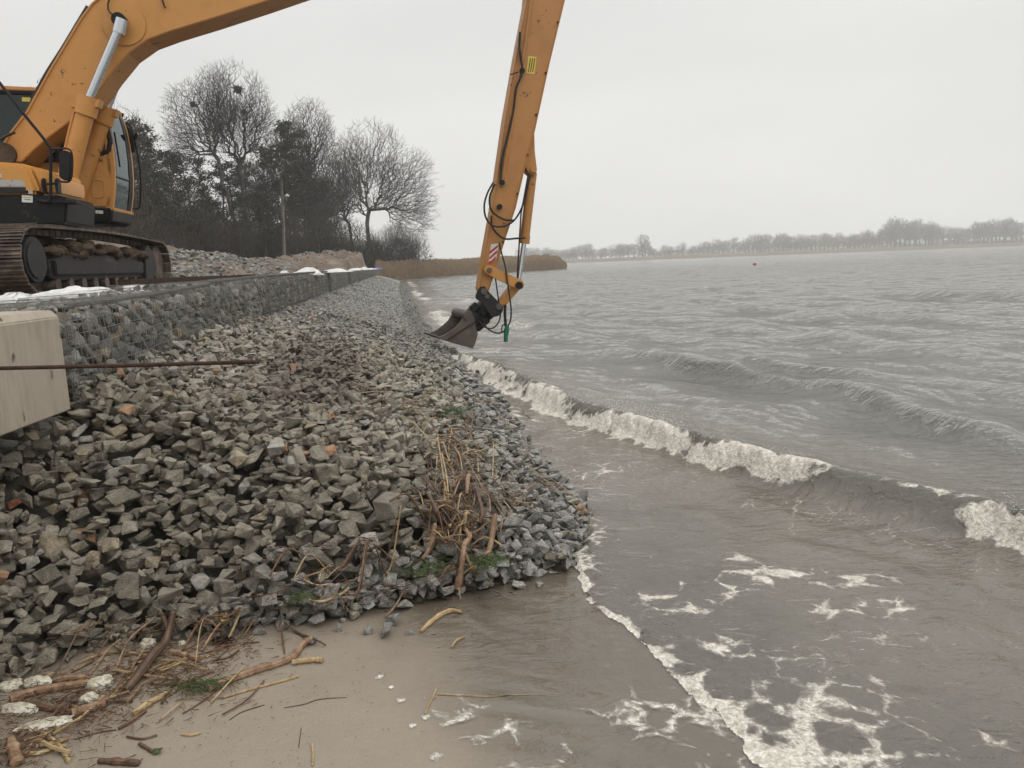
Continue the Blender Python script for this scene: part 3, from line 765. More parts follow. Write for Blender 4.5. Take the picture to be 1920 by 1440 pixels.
def make_gabion(idx, detail, seedv):
    random.seed(seedv)
    root = empty('gabion_basket')
    bow = [random.uniform(0.0, 0.03) for _ in range(4)]
    def face(a, z):  # local frame: x along the wall, y inward (0 at the face), z up
        return Vector((a, -0.006-0.02*math.sin(math.pi*z/GH)*abs(math.sin(math.pi*a))-0.004, z))
    def topf(a, b_): return Vector((a, b_, GH+0.008+0.008*math.sin(a*5+b_*7+seedv)))
    Vs, Ts, Cs, Ss = [], [], [], []; of = 0; singles = []
    for which, (na, nb, tr) in enumerate(((int(GL/GS), int(GH/GS), 420), (int(GL/GS), int(WD/GS), 520))):
        o, va = pack(na, nb, tr, 0.09 if which == 0 else 0.03)
        for q, (vr, i, j, z) in enumerate(o):
            a, b_ = i*GS, j*GS; V = vr.V+(0, 0, z)
            if which == 0: W_ = np.stack([a+V[:, 0], V[:, 2], b_+V[:, 1]], -1); T_ = vr.T[:, ::-1]
            else: W_ = np.stack([a+V[:, 0], b_+V[:, 1], GH-V[:, 2]], -1); T_ = vr.T[:, ::-1]
            kk = random.random()
            c = np.array((0.225, 0.22, 0.205))*random.uniform(0.6, 1.4)
            if kk < 0.07: c = np.array((0.28, 0.235, 0.17))*random.uniform(.7, 1.15)
            elif kk < 0.3: c = np.array((0.19, 0.19, 0.185))*random.uniform(.6, 1.1)
            elif kk < 0.36: c = np.array((0.29, 0.29, 0.275))
            if which: c = np.array((0.27, 0.262, 0.24))*random.uniform(.7, 1.2)
            if va[q] == 0 and which == 1: continue
            singles.append((va[q]*(1 if which == 0 else 0.25), W_, T_, c))
    singles.sort(key=lambda s: -s[0])
    ns = 96 if detail else 0
    for sv, W_, T_, c in singles[:ns]:
        org = W_.mean(0)
        o = mesh_obj('stone', W_-org, T_, M['stone'], root, attrs=dict(speck=np.full(len(W_), 0.25)), colattr=dict(tint=np.tile(c, (len(W_), 1)))); o.location = org
    for sv, W_, T_, c in singles[ns:]:
        Vs.append(W_); Ts.append(T_+of); of += len(W_); Cs.append(np.tile(c, (len(W_), 1)))
    o = mesh_obj('stone_fill', np.concatenate(Vs), np.concatenate(Ts), M['stone'], root, attrs=dict(speck=np.full(of, 0.25)), colattr=dict(tint=np.concatenate(Cs)))
    o['kind'] = 'stuff'
    wr = 0.0021 if detail else 0.0024
    mb = wire_lines(face, GL, GH, 27, 7, wr, 0); mb2 = wire_lines(topf, GL, WD, 20, 8, wr*.6, 0)
    mb.add(mb2.v, mb2.f)
    for b_ in (0.0, GL):  # end panels
        for k in range(14): mb.tube([(b_, WD*k/13, 0), (b_, WD*k/13, GH)], wr, 4, False)
        for k in range(8): mb.tube([(b_, 0, GH*k/7), (b_, WD, GH*k/7)], wr, 4, False)
    mb.build('wire_mesh', M['wire'], root)
    mb = MB(); cr_ = 0.0019 if detail else 0.0035
    mb.tube(coil((0, -0.01, GH+0.012), (GL, -0.01, GH+0.012), 0.017, 0.022 if detail else 0.04, cr_, -0.0), cr_, 4, False)
    mb.tube([(a/10*GL, -0.012+random.uniform(-.004, .004), GH+0.014+random.uniform(-.004, .004)) for a in range(11)], 0.0045, 5, False)
    mb.tube(coil((0, -0.014, 0.0), (GL, -0.014, 0.0), 0.017, 0.022 if detail else 0.04, cr_), cr_, 4, False)
    mb.tube([(a/10*GL, -0.016, random.uniform(-.006, .006)) for a in range(11)], 0.005, 5, False)
    for a in (0.0, 1.0, GL):
        mb.tube(coil((a, -0.02, 0.0), (a, -0.02, GH), 0.013, 0.035, cr_), cr_, 4, False)
    mb.build('edge_coil', M['wire'], root)
    return root
NEAR = 4
gset = [make_gabion(i, True, 31+i) for i in range(NEAR)]
far_master = [make_gabion(i, False, 61+i) for i in range(3)]
s = 0.0; gi = 0
while s < 88.0:
    ax, ay = wall_pt(s); bx, by = wall_pt(s+GL)
    if gi < NEAR: r = gset[gi]
    elif gi < NEAR+3: r = far_master[gi-NEAR]
    else: r = copy_tree(far_master[gi % 3])
    zt = float(wall_top(ay)); zt2 = float(wall_top(by)); zb = 0.925
    r.location = (ax, ay, zb)
    yaw = math.atan2(by-ay, bx-ax)
    r.rotation_euler = (0, -math.atan2(zt2-zt, GL)*0.6, yaw)
    r.scale = (math.hypot(bx-ax, by-ay)/GL*0.997, 1, (zt-zb)/GH)
    ordn = ['nearest', 'second', 'third', 'fourth', 'fifth', 'sixth', 'seventh', 'eighth', 'ninth', 'tenth']
    if gi == 0: lb = 'nearest wire gabion basket of stones, against the concrete block'
    elif gi < 10: lb = f'{ordn[gi]} stone-filled wire gabion basket counted from the concrete block'
    elif gi < 42: lb = 'stone-filled wire gabion basket in the far run of the wall'
    else: lb = 'last stone-filled wire gabion basket at the far end of the wall'
    tag(r, lb, 'gabion', 'gabion baskets of the shore wall')
    s += math.hypot(bx-ax, by-ay); gi += 1

# ------------------------------------------------------------------ concrete block at the near end and the rebar held in it
mb = MB()
yn, yf = 1.3, 4.08
for y0_, y1_ in ((yn, yf),):
    xa, xb_ = -2.255, -2.375
    prof = [(0.0, 0.915), (0.0, 1.412), (-0.035, 1.450), (-0.9, 1.458), (-0.9, 0.915)]
    A_ = [Vector((xa+0.09+px, y0_, z)) for px, z in prof]; B_ = [Vector((xb_+px, y1_, z)) for px, z in prof]
    n = len(prof)
    mb.add(A_+B_, [list(range(n)), [n+i for i in range(n)][::-1]]+[[(i+1) % n, i, n+i, n+(i+1) % n] for i in range(n)])
o = mb.build('concrete_block', M['concrete'], bevel=0.006, origin=(-2.7, 2.6, 0.915))
tag(o, 'stained cast concrete block ending the gabion wall above the stones', 'concrete block')
pts = [aty(-420, 690, 2.95), aty(0, 690.5, 2.95), aty(250, 685, 2.95), aty(482, 678.5, 2.97)]
mb = MB(); P = []; Rr_ = []
for a, b_ in zip(pts[:-1], pts[1:]):
    n = 90
    for k in range(n): P.append(a.lerp(b_, k/n)); Rr_.append(0.0073 if k % 2 else 0.0084)
P.append(pts[-1]); Rr_.append(0.0075)
mb.tube(P, Rr_, 10)
o = mb.build('steel_rebar', M['rust'], origin=pts[0])
tag(o, 'rusty ribbed steel bar sticking out over the stones from the concrete block', 'rebar')

tick('water')
# ------------------------------------------------------------------ lake
X, Y, Rr, Fq = polar(38, 0.11, 0.6, 1300, 0.0058, az_max=110, ratio_far=0.011, r_sw=160)
x, y = X.ravel(), Y.ravel(); r = Rr.ravel(); dsp = r*0.006
wr = np.random.default_rng(12)
sC, tC = polydist(CREST[::-1], x, y)          # travel towards the camera: right side = shore side
sC = sC*1.0
# sign: positive offshore
mid_s, _ = polydist(CREST[::-1], np.array([5.0]), np.array([6.0])); sgn = 1.0 if mid_s[0] > 0 else -1.0
sC = sC*sgn
sW, tW = polydist(SWASH, x, y)
ref, _ = polydist(SWASH, np.array([2.0]), np.array([2.5])); sW = sW*(1 if ref[0] > 0 else -1)   # positive on the lake side
dShore = x-xwl(y)
off = sstep(0.2, 2.2, np.where(sC > 0, sC, 0)) ; off = np.where(y > 13.6, sstep(0.3, 4.0, dShore), off)
Wv = np.zeros_like(x)
ncomp = 90
for k in range(ncomp):
    lam = 0.16*(5.2/0.16)**(wr.random()**0.9)
    th = math.radians(188+wr.normal()*34)
    kx, ky = math.cos(th), math.sin(th); kk = 2*math.pi/lam
    amp = 0.0014*lam**0.95*(1.3 if lam < 1.3 else 2.8)
    ph = kk*(kx*x+ky*y)+wr.random()*6.28
    fade = sstep(1.8, 3.6, lam/dsp)
    loc = off if lam > 0.8 else (0.75+0.25*off)
    if lam > 0.8: loc = 0.30+0.70*off
    q = 1/(lam*(0.9+0.8*wr.random())); a_ = wr.random()*6.28; mod = 0.72+0.7*np.sin((x*math.cos(a_)+y*math.sin(a_))*q+wr.random()*6)*np.sin((x*math.sin(a_*1.7)-y*math.cos(a_*1.7))*q*1.37+wr.random()*6)
    sn = 0.5+0.5*np.sin(ph)
    Wv += amp*fade*loc*mod*(2.3*sn**2.4-0.85)
# long swells outside the breaker, short crested
def ridge(P, a, wf, wb, jit=0.0):
    s_, t_ = polydist(P, x, y)
    rf, _ = polydist(P, np.array([60.0]), np.array([float(np.mean([p[1] for p in P]))])); s_ = s_*(1 if rf[0] > 0 else -1)
    L_ = sum(math.hypot(b[0]-a_[0], b[1]-a_[1]) for a_, b in zip(P[:-1], P[1:]))
    env = sstep(0, 0.25*L_, t_)*sstep(L_, 0.75*L_, t_)
    s_ = s_+0.10*fbm(x*1.1, y*1.1, 2)
    return a*env*np.where(s_ > 0, np.exp(-(s_/wb)**2), np.exp(-(s_/wf)**2))*(0.85+0.3*fbm(x*0.8, y*0.8, 2))
Wv += ridge([(1.9, 13.8), (2.65, 11.3), (3.35, 10.1), (3.75, 8.6), (4.0, 6.6), (4.15, 4.8)], 0.20, 0.17, 0.6)
Wv += ridge([(3.1, 11.2), (3.6, 10.3), (4.1, 9.6), (4.5, 9.0)], 0.15, 0.13, 0.35)
Wv += ridge([(3.9, 18.5), (5.4, 15.2), (6.6, 11.2), (6.9, 8)], 0.13, 0.4, 0.9)
Wv += ridge([(6, 26), (8.6, 20.5), (10.2, 15)], 0.15, 0.5, 1.1)
Wv += ridge([(10.5, 33), (14, 26), (17, 18)], 0.17, 0.5, 1.2)
Wv += ridge([(-0.5, 24), (0.8, 20), (1.6, 17.0)], 0.12, 0.35, 0.8)
Wv += ridge([(-2.5, 38), (0.0, 30), (1.8, 26)], 0.14, 0.35, 0.9)
# the breaking wave
yA = atz(1620, 890, .17).y; yB = atz(1810, 945, .15).y
brk = sstep(yA, yA+.3, y)*sstep(14.2, 12.6, y); brk2 = sstep(yB, yB-.2, y)
B = np.maximum(brk, brk2)
n1 = fbm(x*1.6, y*1.6, 3); n2 = fbm(x*7, y*7, 3); n3 = fbm(x*21, y*21, 3)
sJ = sC+0.07*n1+0.02*n2*B
amp = np.interp(y, [0.5, 3, 4.2, 5.2, 7, 10, 12, 14.0], [.18, .18, .19, .20, .20, .19, .17, .05])
wd = np.interp(y, [3, 4.4, 5.6, 9], [.07, .075, .09, .115])
wf = 0.19-0.06*B
prof = np.where(sJ > 0, np.exp(-(sJ/0.62)**2)*0.8+0.2*np.exp(-(sJ/0.16)**2), np.exp(-(np.abs(sJ)/wf)**2.2))
prof = prof - 0.10*np.exp(-((sJ+0.62)/0.35)**2)
Wb = amp*prof*sstep(14.2, 12.5, y)
whole = np.clip(B, 0, 1)
n15 = fbm(x*2.6, y*2.6, 3)
roller = np.exp(-((sJ+wd*(1.2+0.5*n15))/(wd*.8))**2)*whole*sstep(14, 12, y)
patch = np.clip(0.85+1.0*fbm(tC*1.5, sC*0.3+4, 3), 0, 1.1)           # some stretches break harder
Wb += roller*(0.05*patch+0.08*n2*patch+0.07*n3)*wd/.16
# inner zone between breaker and swash
inner = sstep(0.1, -0.5, sC)
Wi = (0.030*fbm(x*1.2+3, y*1.2, 3)+0.030*np.abs(fbm(x*2.0+3, y*1.3, 3))+.010*fbm(x*5, y*4, 2))*inner
level = np.where(y < 5.4, np.where(sW > 0, 0.040*np.exp(-np.clip(sW, 0, 9)/1.3)+0.0, 0.0), 0.0)
edge = sW+0.13*np.abs(fbm(x*3.2, y*3.2, 2))-.02+0.035*fbm(x*11, y*11, 3)
bore = (0.35*sstep(0, 0.06, edge)+.65*sstep(0, .35, edge))*(0.006+(0.002+0.006*sstep(3.4, 2.4, y))*np.exp(-(np.clip(edge, 0, 5)/0.16)**1.2))*sstep(4.9, 4.0, y)
film = sstep(0.02, -0.02, edge)
gz = ground_z(x, y)
base = Wv+Wb+Wi
calm = np.where(y < 4.6, sstep(-0.1, 0.9, sW), 1.0)
zz = base*(0.15+0.85*calm)+bore+0.002-0.012*np.exp(-np.clip(sW, 0, 9)/.35)*(y < 5)
# ripples of the thin film running back over the sand
rip = 0.0065*np.sin(2*math.pi*(x*2.6+y*6.0+0.5*n1*2))*np.clip(0.4+fbm(x*2, y*2, 2), 0, 1)+0.003*n2
xb = -0.72+(3.2-y)*0.42
flm = sstep(0.0, 0.25, x-xb+0.10*fbm(x*4, y*2, 3))
zf = gz+0.004+flm*0.004+rip*flm*0.9
zf = np.where(x-xb < 0.0, gz-0.02*sstep(0, -0.1, x-xb), zf)
fm = film*(y < 5.2)
rk = rock_target(x, y)
zf = np.where(rk > 0.0, -0.02, np.minimum(zf, np.maximum(gz+0.012, 0.012)))
foam_lump = (edge > 0)*(y < 4.6)*np.exp(-(np.clip(edge, 0, 9)/(.05+.16*sstep(3.3, 2.5, y)))**2)*sstep(0, .03, edge)
Wz = zz*(1-fm)+zf*fm
Wz += 0.022*np.clip(n2+.2, 0, 1)*np.clip(foam_lump, 0, 1)
Wz += 0.004*n3*sstep(0.3, 0.0, edge)*sstep(-0.02, 0.02, edge)*(y < 5)*sstep(-0.02, .04, edge)
depth = Wz-gz
filmr = sstep(0.0, 0.95, x-xb+0.18*fbm(x*2.3, y*1.6, 3))
murk = np.where(fm > 0.5, filmr*(0.09+0.06*n1), 1-np.exp(-np.clip(depth, 0, 3)/0.045))
murk = np.where(y > 6, 1.0, murk)
# foam amount
foam = np.zeros_like(x)
foam = np.maximum(foam, whole*sstep(14.4, 13, y)*np.clip(1.12*np.exp(-(np.abs(sJ+wd*1.45+0.12*n15)/(wd*1.15))**3)*(0.40+0.44*patch)*(0.86+0.35*n2+0.42*fbm(tC*8, sJ*3, 3))+0.12*np.exp(-(sJ/.3)**2), 0, .97))
foam = np.maximum(foam, (1-whole)*0.72*np.exp(-((sJ+0.03)/0.045)**2)*np.clip(0.5+1.5*fbm(x*3, y*3, 2), 0, 1)*(y < 14))
foam = np.maximum(foam, 0.42*whole*sstep(-1.5, -0.45, sC)*(sC < -0.3)*np.clip(0.45+1.2*fbm(x*1.3, y*0.9, 3), 0, 1)*(y > 5)*(y < 14.5))
bandn = np.clip(0.5+1.1*fbm(x*2.3+9, y*2.3, 3), 0.15, 1)
low = sstep(3.3, 2.5, y)
foam = np.maximum(foam, (edge > -0.01)*(y < 4.9)*(0.56*np.exp(-(np.clip(edge, 0, 9)/(0.03+0.03*low))**2)*(.9+.5*n2)+0.60*np.exp(-(np.clip(edge, 0, 9)/(0.19+0.45*low))**1.3)*bandn*(0.80+0.35*low)))
for px, py, rx_, ry_, a in [(1290, 1105, 0.20, 0.12, .62), (1210+40, 1130, .16, .07, .6), (1385, 1040, .10, .06, .55), (1460, 1075, .20, .10, .66), (1580, 1090, .18, .09, .68), (1620, 1140, .16, .08, .62),
                            (1640, 1190, .16, .06, .58), (1420, 1125, .08, .04, .5), (1500, 1230, .15, .05, .42), (1590, 1270, .14, .05, .5), (1260, 1035, .10, .05, .42), (1150, 1000, .12, .07, .35),
                            (1120, 880, .25, .30, .36), (1080, 800, .3, .5, .33), (1150, 940, .18, .18, .32), (1000, 790, .14, .5, .4), (1180, 860, .2, .2, .3), (1700, 1300, .2, .1, .35),
                            (1890, 1370, .08, .05, .45), (1560, 1190, .12, .05, .4), (1400, 1190, .12, .08, .5), (1340, 1215, .2, .10, .58), (1470, 1350, .22, .14, .48), (1640, 1380, .2, .1, .38)]:
    p = atz(px, py, 0.02)
    e = ((x-p.x)/rx_)**2+((y-p.y)/ry_)**2
    foam = np.maximum(foam, (a*.82+.08)*np.exp(-(e/3.2)**1.2)*(0.72+0.75*fbm(x*6, y*6, 3)))
dsh = x-xwl(y)
foam = np.maximum(foam, (0.56*np.exp(-(np.abs(dsh-0.12)/0.16)**1.6)*np.clip(0.7+fbm(x*2, y*1.1, 2), 0, 1))*(y > 4.2)*(y < 14))
foam = np.maximum(foam, (0.62*np.exp(-(np.abs(dsh-0.5)/0.5)**2)*np.clip(0.6+1.2*fbm(x*0.9, y*0.35, 3), 0, 1))*(y >= 14)*(y < 95))
foam = np.maximum(foam, (0.40*np.exp(-(np.abs(dsh-2.2)/0.9)**2)*np.clip(0.2+1.8*fbm(x*0.7, y*0.25, 3), 0, 1))*(y >= 14)*(y < 95))
foam = np.maximum(foam, 0.42*fm*sstep(2.95, 2.5, y)*(x > xb+0.12)*np.clip(0.75+fbm(x*3, y*3, 2), 0, 1))
foam = np.maximum(foam, (0.20+0.16*fbm(x*1.1+7, y*1.1, 3))*sstep(0, -.3, sC)*(y < 9)*(y > 2)*(1-fm))
sand_dry = (x-xb < -0.02) & (fm > .5)
foam = np.where(sand_dry, 0, foam)

m, N, L, b = new_mat('water')
N.remove(b); out = N['Material Output']
v = wcoords(N, L)
A_ = attr(N, 'murk').outputs['Fac']; Fm = attr(N, 'foam').outputs['Fac']
# ripples finer than the mesh; stretched across the wind
v2 = wcoords(N, L, (0.8, 1.35, 1), math.radians(-12))
cdat = N.new('ShaderNodeCameraData')
sxyz = N.new('ShaderNodeSeparateXYZ'); L.new(v, sxyz.inputs[0])
ydist = sxyz.outputs['Y']
w1 = noise(N, L, v2, 9.0, 4, 0.6, 0.6); w2 = noise(N, L, v2, 2.4, 5, 0.62, 0.5); w3 = noise(N, L, v2, 0.55, 6, 0.65, 0.4)
f2 = mth(N, L, 'MULTIPLY_ADD', ydist, 1/12.0, -0.25, clamp=True); f3 = mth(N, L, 'MULTIPLY_ADD', ydist, 1/70.0, -0.25, clamp=True)
calmf = attr(N, 'rough').outputs['Fac']
h = mth(N, L, 'MULTIPLY', w1, mth(N, L, 'MULTIPLY', mth(N, L, 'SUBTRACT', 1.15, f2), mth(N, L, 'MULTIPLY', calmf, 0.055)))
h = mth(N, L, 'ADD', h, mth(N, L, 'MULTIPLY', mth(N, L, 'MULTIPLY', w2, f2), 0.12))
h = mth(N, L, 'ADD', h, mth(N, L, 'MULTIPLY', mth(N, L, 'MULTIPLY', w3, f3), 0.28))
nrm = bump(N, L, h, 1.0, 1.0)
tr = N.new('ShaderNodeBsdfTransparent'); L.new(mixc(N, L, attr(N, 'wetf').outputs['Fac'], (1, 1, 1, 1), (0.99, 0.975, 0.95, 1)), tr.inputs[0])
df = N.new('ShaderNodeBsdfDiffuse'); L.new(nrm, df.inputs['Normal'])
mudc = ramp(N, L, noise(N, L, v, 0.8, 4, 0.6), [(0.3, (0.080, 0.067, 0.051)), (0.7, (0.120, 0.102, 0.079))])
sh_near = attr(N, 'sediment').outputs['Fac']
L.new(mixc(N, L, attr(N, 'crest').outputs['Fac'], mixc(N, L, sh_near, (0.085, 0.083, 0.072, 1), mudc), (0.045, 0.037, 0.022, 1)), df.inputs['Color'])
gl = N.new('ShaderNodeBsdfGlossy'); L.new(nrm, gl.inputs['Normal']); L.new(attr(N, 'gloss').outputs['Fac'], gl.inputs['Roughness'])
gl.inputs['Color'].default_value = (0.95, 0.95, 0.93, 1)
fr = N.new('ShaderNodeFresnel'); fr.inputs[0].default_value = 1.75; L.new(nrm, fr.inputs['Normal'])
m1 = N.new('ShaderNodeMixShader'); L.new(A_, m1.inputs[0]); L.new(tr.outputs[0], m1.inputs[1]); L.new(df.outputs[0], m1.inputs[2])
m2 = N.new('ShaderNodeMixShader'); L.new(mth(N, L, 'MULTIPLY', fr.outputs[0], attr(N, 'wetf').outputs['Fac']), m2.inputs[0]); L.new(m1.outputs[0], m2.inputs[1]); L.new(gl.outputs[0], m2.inputs[2])
# lacy foam
dn = N.new('ShaderNodeTexNoise'); dn.inputs['Scale'].default_value = 5; dn.inputs['Detail'].default_value = 3; L.new(v, dn.inputs['Vector'])
dv = N.new('ShaderNodeMix'); dv.data_type = 'VECTOR'; dv.inputs[0].default_value = 0.14
L.new(v, dv.inputs[4]); L.new(dn.outputs['Color'], dv.inputs[5])
def cellular(scale):
    vo = N.new('ShaderNodeTexVoronoi'); vo.feature = 'DISTANCE_TO_EDGE'; vo.inputs['Scale'].default_value = scale; L.new(dv.outputs[1], vo.inputs['Vector'])
    return vo.outputs['Distance']
e1 = mth(N, L, 'MULTIPLY', cellular(6.5), 1.9, clamp=True); e2 = mth(N, L, 'MULTIPLY', cellular(19), 2.0, clamp=True); e3 = noise(N, L, v, 30, 5, 0.75); e4 = noise(N, L, v, 4.0, 4, 0.7)
pat = mth(N, L, 'ADD', mth(N, L, 'MULTIPLY', e1, 0.72), mth(N, L, 'MULTIPLY', e2, 0.24))
pat = mth(N, L, 'ADD', pat, mth(N, L, 'MULTIPLY', e3, 0.26)); pat = mth(N, L, 'ADD', pat, mth(N, L, 'MULTIPLY', e4, 0.24))   # ~0.25 .. 1.1
thr = mth(N, L, 'SUBTRACT', mth(N, L, 'MULTIPLY_ADD', Fm, 1.15, 0.0), pat)
fmask = mth(N, L, 'MULTIPLY_ADD', thr, 6.0, 0.35, clamp=True)
fmask = mth(N, L, 'MULTIPLY', fmask, mth(N, L, 'MULTIPLY', Fm, 4.0, clamp=True))
fd = N.new('ShaderNodeBsdfPrincipled'); fd.inputs['Roughness'].default_value = 0.55
L.new(ramp(N, L, noise(N, L, v, 45, 4, 0.7), [(0.32, (0.30, 0.27, 0.22)), (0.5, (0.52, 0.49, 0.42)), (0.68, (0.76, 0.74, 0.68))]), fd.inputs['Base Color'])
bv = N.new('ShaderNodeTexVoronoi'); bv.inputs['Scale'].default_value = 95; L.new(dv.outputs[1], bv.inputs['Vector'])
L.new(bump(N, L, mth(N, L, 'ADD', mth(N, L, 'MULTIPLY', e3, 0.6), mth(N, L, 'MULTIPLY', bv.outputs['Distance'], -0.5)), 0.8, 0.010), fd.inputs['Normal'])
fmask = mth(N, L, 'MULTIPLY', fmask, ramp(N, L, mth(N, L, 'MULTIPLY_ADD', bv.outputs['Distance'], -0.25, mth(N, L, 'ADD', e3, mth(N, L, 'MULTIPLY', thr, 0.6))), [(0.30, (0.25,)*3), (0.52, (1, 1, 1))]))
m3 = N.new('ShaderNodeMixShader'); L.new(fmask, m3.inputs[0]); L.new(m2.outputs[0], m3.inputs[1]); L.new(fd.outputs[0], m3.inputs[2])
L.new(m3.outputs[0], out.inputs[0])
M['water'] = m
gloss = np.clip(0.04+0.0006*y, 0.04, 0.12)
rough = np.clip(0.45+0.55*off, 0, 1)*np.where(fm > .5, 0.5, 1.0)
sedi = np.clip(1-sstep(0.0, 3.5, np.where(y < 14, np.maximum(sC, 0)*1.3, dShore)), 0, 1)
sedi = np.maximum(sedi, np.exp(-((sJ)/0.25)**2)*(y < 14))
Fq_keep = Fq
dry = np.where(sand_dry, 1, 0)
murk = np.where(sand_dry, 0, murk)
# cut away cells that would lie under the dry land
under = ((depth < -0.06) | (sand_dry & (x-xb < -0.06))) 
keep = ~(under[Fq].all(1))
o = mesh_obj('lake_water', np.stack([x, y, Wz], -1), Fq[keep], m, smooth=True,
             attrs=dict(foam=foam, murk=murk, gloss=gloss, rough=rough, sediment=sedi, crest=np.exp(-((sJ+.05)/0.13)**2)*(y < 14)*np.clip(amp/.15, 0, 1), wetf=np.where(fm > .5, 0.8*sstep(-0.02, 0.45, x-xb+0.15*fbm(x*3+5, y*2, 3)), 1.0)))
tag(o, 'choppy grey-brown lake water with a breaking wave and lacy white foam', 'water', kind='structure')
# spray thrown up from the breaking crest
P3 = []; random.seed(9)
for k in range(3000):
    t = random.random()
    yy = 5.0+8*random.random() if t < 0.8 else 3.2+0.7*random.random()
    if t < 0.5: yy = random.gauss(6.7, 0.38)
    xc = float(np.interp(yy, [p[1] for p in CREST], [p[0] for p in CREST]))
    hh = abs(random.gauss(0, 0.035)) if not (6.2 < yy < 7.8) else abs(random.gauss(0, 0.085))
    P3.append((xc+random.gauss(-0.10, 0.06), yy, 0.17+0.08*random.random()+hh, random.uniform(0.001, 0.0036)))
ico = np.array([(0,0,1),(.94,0,-.33),(-.47,.82,-.33),(-.47,-.82,-.33)]); icf = np.array([(0,1,2),(0,2,3),(0,3,1),(1,3,2)])
Pn = np.array(P3); V = (Pn[:, None, :3]+ico[None]*Pn[:, None, 3:4]).reshape(-1, 3); T = (icf[None]+np.arange(len(Pn))[:, None, None]*4).reshape(-1, 3)
m_, N, L, b = new_mat('foam_spray'); b.inputs['Base Color'].default_value = (0.72, 0.71, 0.67, 1); b.inputs['Roughness'].default_value = 0.5
o = mesh_obj('foam_spray', V, T, m_); tag(o, 'fine droplets of spray flying off the breaking crest', 'spray', kind='stuff')

tick('exc')
# ------------------------------------------------------------------ tracked excavator
PHI = math.radians(9); FW = Vector((math.cos(PHI), math.sin(PHI), 0)); RT = Vector((math.sin(PHI), -math.cos(PHI), 0))
EO = Vector((-8.0, 12.3, 0))
EX = empty('excavator', (-8.1, 12.6, 1.44), 'orange long-reach tracked excavator working from the bank above the wall', 'excavator')
def MM(px, py, w=0.3):
    d = ray(px, py); o = Vector((0, 0, H)); p0 = EO+RT*w
    t = (p0-o).dot(RT)/d.dot(RT); return o+d*t
def plate(name, px, w0, w1, mat, parent=EX, bevel=0.01, mb=None, build=True, **k):
    mb = mb or MB(); mb.prism([MM(a, b_, w0) for a, b_ in px], RT*(w1-w0))
    return mb.build(name, mat, parent, bevel=bevel, origin=None, **k) if build else mb
def sub(o): # sub-parts keep world coordinates: their parent has no offset of its own
    return o
def tubep(name, px, w, r, mat, parent=EX, n=8, **k):
    ws = w if isinstance(w, (list, tuple)) else [w]*len(px)
    P = [MM(a, b_, c) for (a, b_), c in zip(px, ws)]
    return MB().tube(P, r, n).build(name, mat, parent, smooth=True, **k)
def spline(pts, n=6):
    P = [Vector(p) for p in pts]; out = []
    for i in range(len(P)-1):
        a = P[max(i-1, 0)]; b_ = P[i]; c = P[i+1]; d = P[min(i+2, len(P)-1)]
        for k in range(n):
            t = k/n
            out.append(0.5*((2*b_)+(c-a)*t+(2*a-5*b_+4*c-d)*t*t+(3*b_-a-3*c+d)*t**3))
    out.append(P[-1]); return out
def hose(px, w, r=0.018, name='hose', mat=None, parent=EX):
    ws = w if isinstance(w, (list, tuple)) else [w]*len(px)
    P = spline([MM(a, b_, c) for (a, b_), c in zip(px, ws)])
    return MB().tube(P, r, 6).build(name, mat or M['rubber'], parent, smooth=True)
class _P:      # parts live under the excavator Empty; sub-parts under a part whose own origin is the Empty's origin
    pass
def subpart(o, part):
    # o built with parent=EX (vertices relative to EX); the part has location 0 relative to EX, so it can be re-parented as is
    o.parent = part; return o

# boom
up = [(2, 280), (18, 252), (52, 208), (92, 135), (128, 75), (152, 35), (172, 8), (200, -16), (260, -42), (420, -90), (620, -145), (820, -196), (1010, -240), (1050, -225)]
lo = [(1055, -175), (1000, -160), (800, -100), (640, -46), (496, 3), (400, 34), (321, 58), (277, 74), (240, 100), (205, 143), (175, 187), (135, 225), (90, 258), (62, 282), (41, 303), (15, 306)]
boom = plate('boom', up+lo, 0.30, -0.30, M['orange'], bevel=0.012)
def disc(name, c, rpx, w, th, mat, n=28, parent=EX, rad=None):
    P = MM(*c, w); r = rad or rpx*(P-Vector((0,0,H))).length/F
    return MB().cyl(P, P+RT*th, r, n).build(name, mat, parent, bevel=0.004, smooth=True)
subpart(disc('pin_plate', (233, 45), 32, 0.30, 0.022, M['orange'], 40), boom)
subpart(disc('pin', (228, 42), 10, 0.322, 0.17, M['black_paint']), boom)
subpart(disc('foot_boss', (10, 290), 17, 0.30, 0.06, M['mud']), boom)
# welded edge strips along the boom
mb = MB()
for a, b_ in zip(up[:-1], up[1:]): mb.tube([MM(*a, 0.31), MM(*b_, 0.31)], 0.018, 5)
subpart(mb.build('edge_strip', M['orange'], EX), boom)
hose([(165, 12), (148, 40), (118, 90), (85, 142), (55, 200), (22, 250), (5, 275)], 0.2, 0.03)
hose([(212, -15), (203, 5), (205, 22), (222, 32)], 0.36, 0.012)
hose([(300, -20), (306, 5), (310, 15)], 0.34, 0.014)
hose([(0, 262), (12, 255), (28, 248)], 0.42, 0.02)
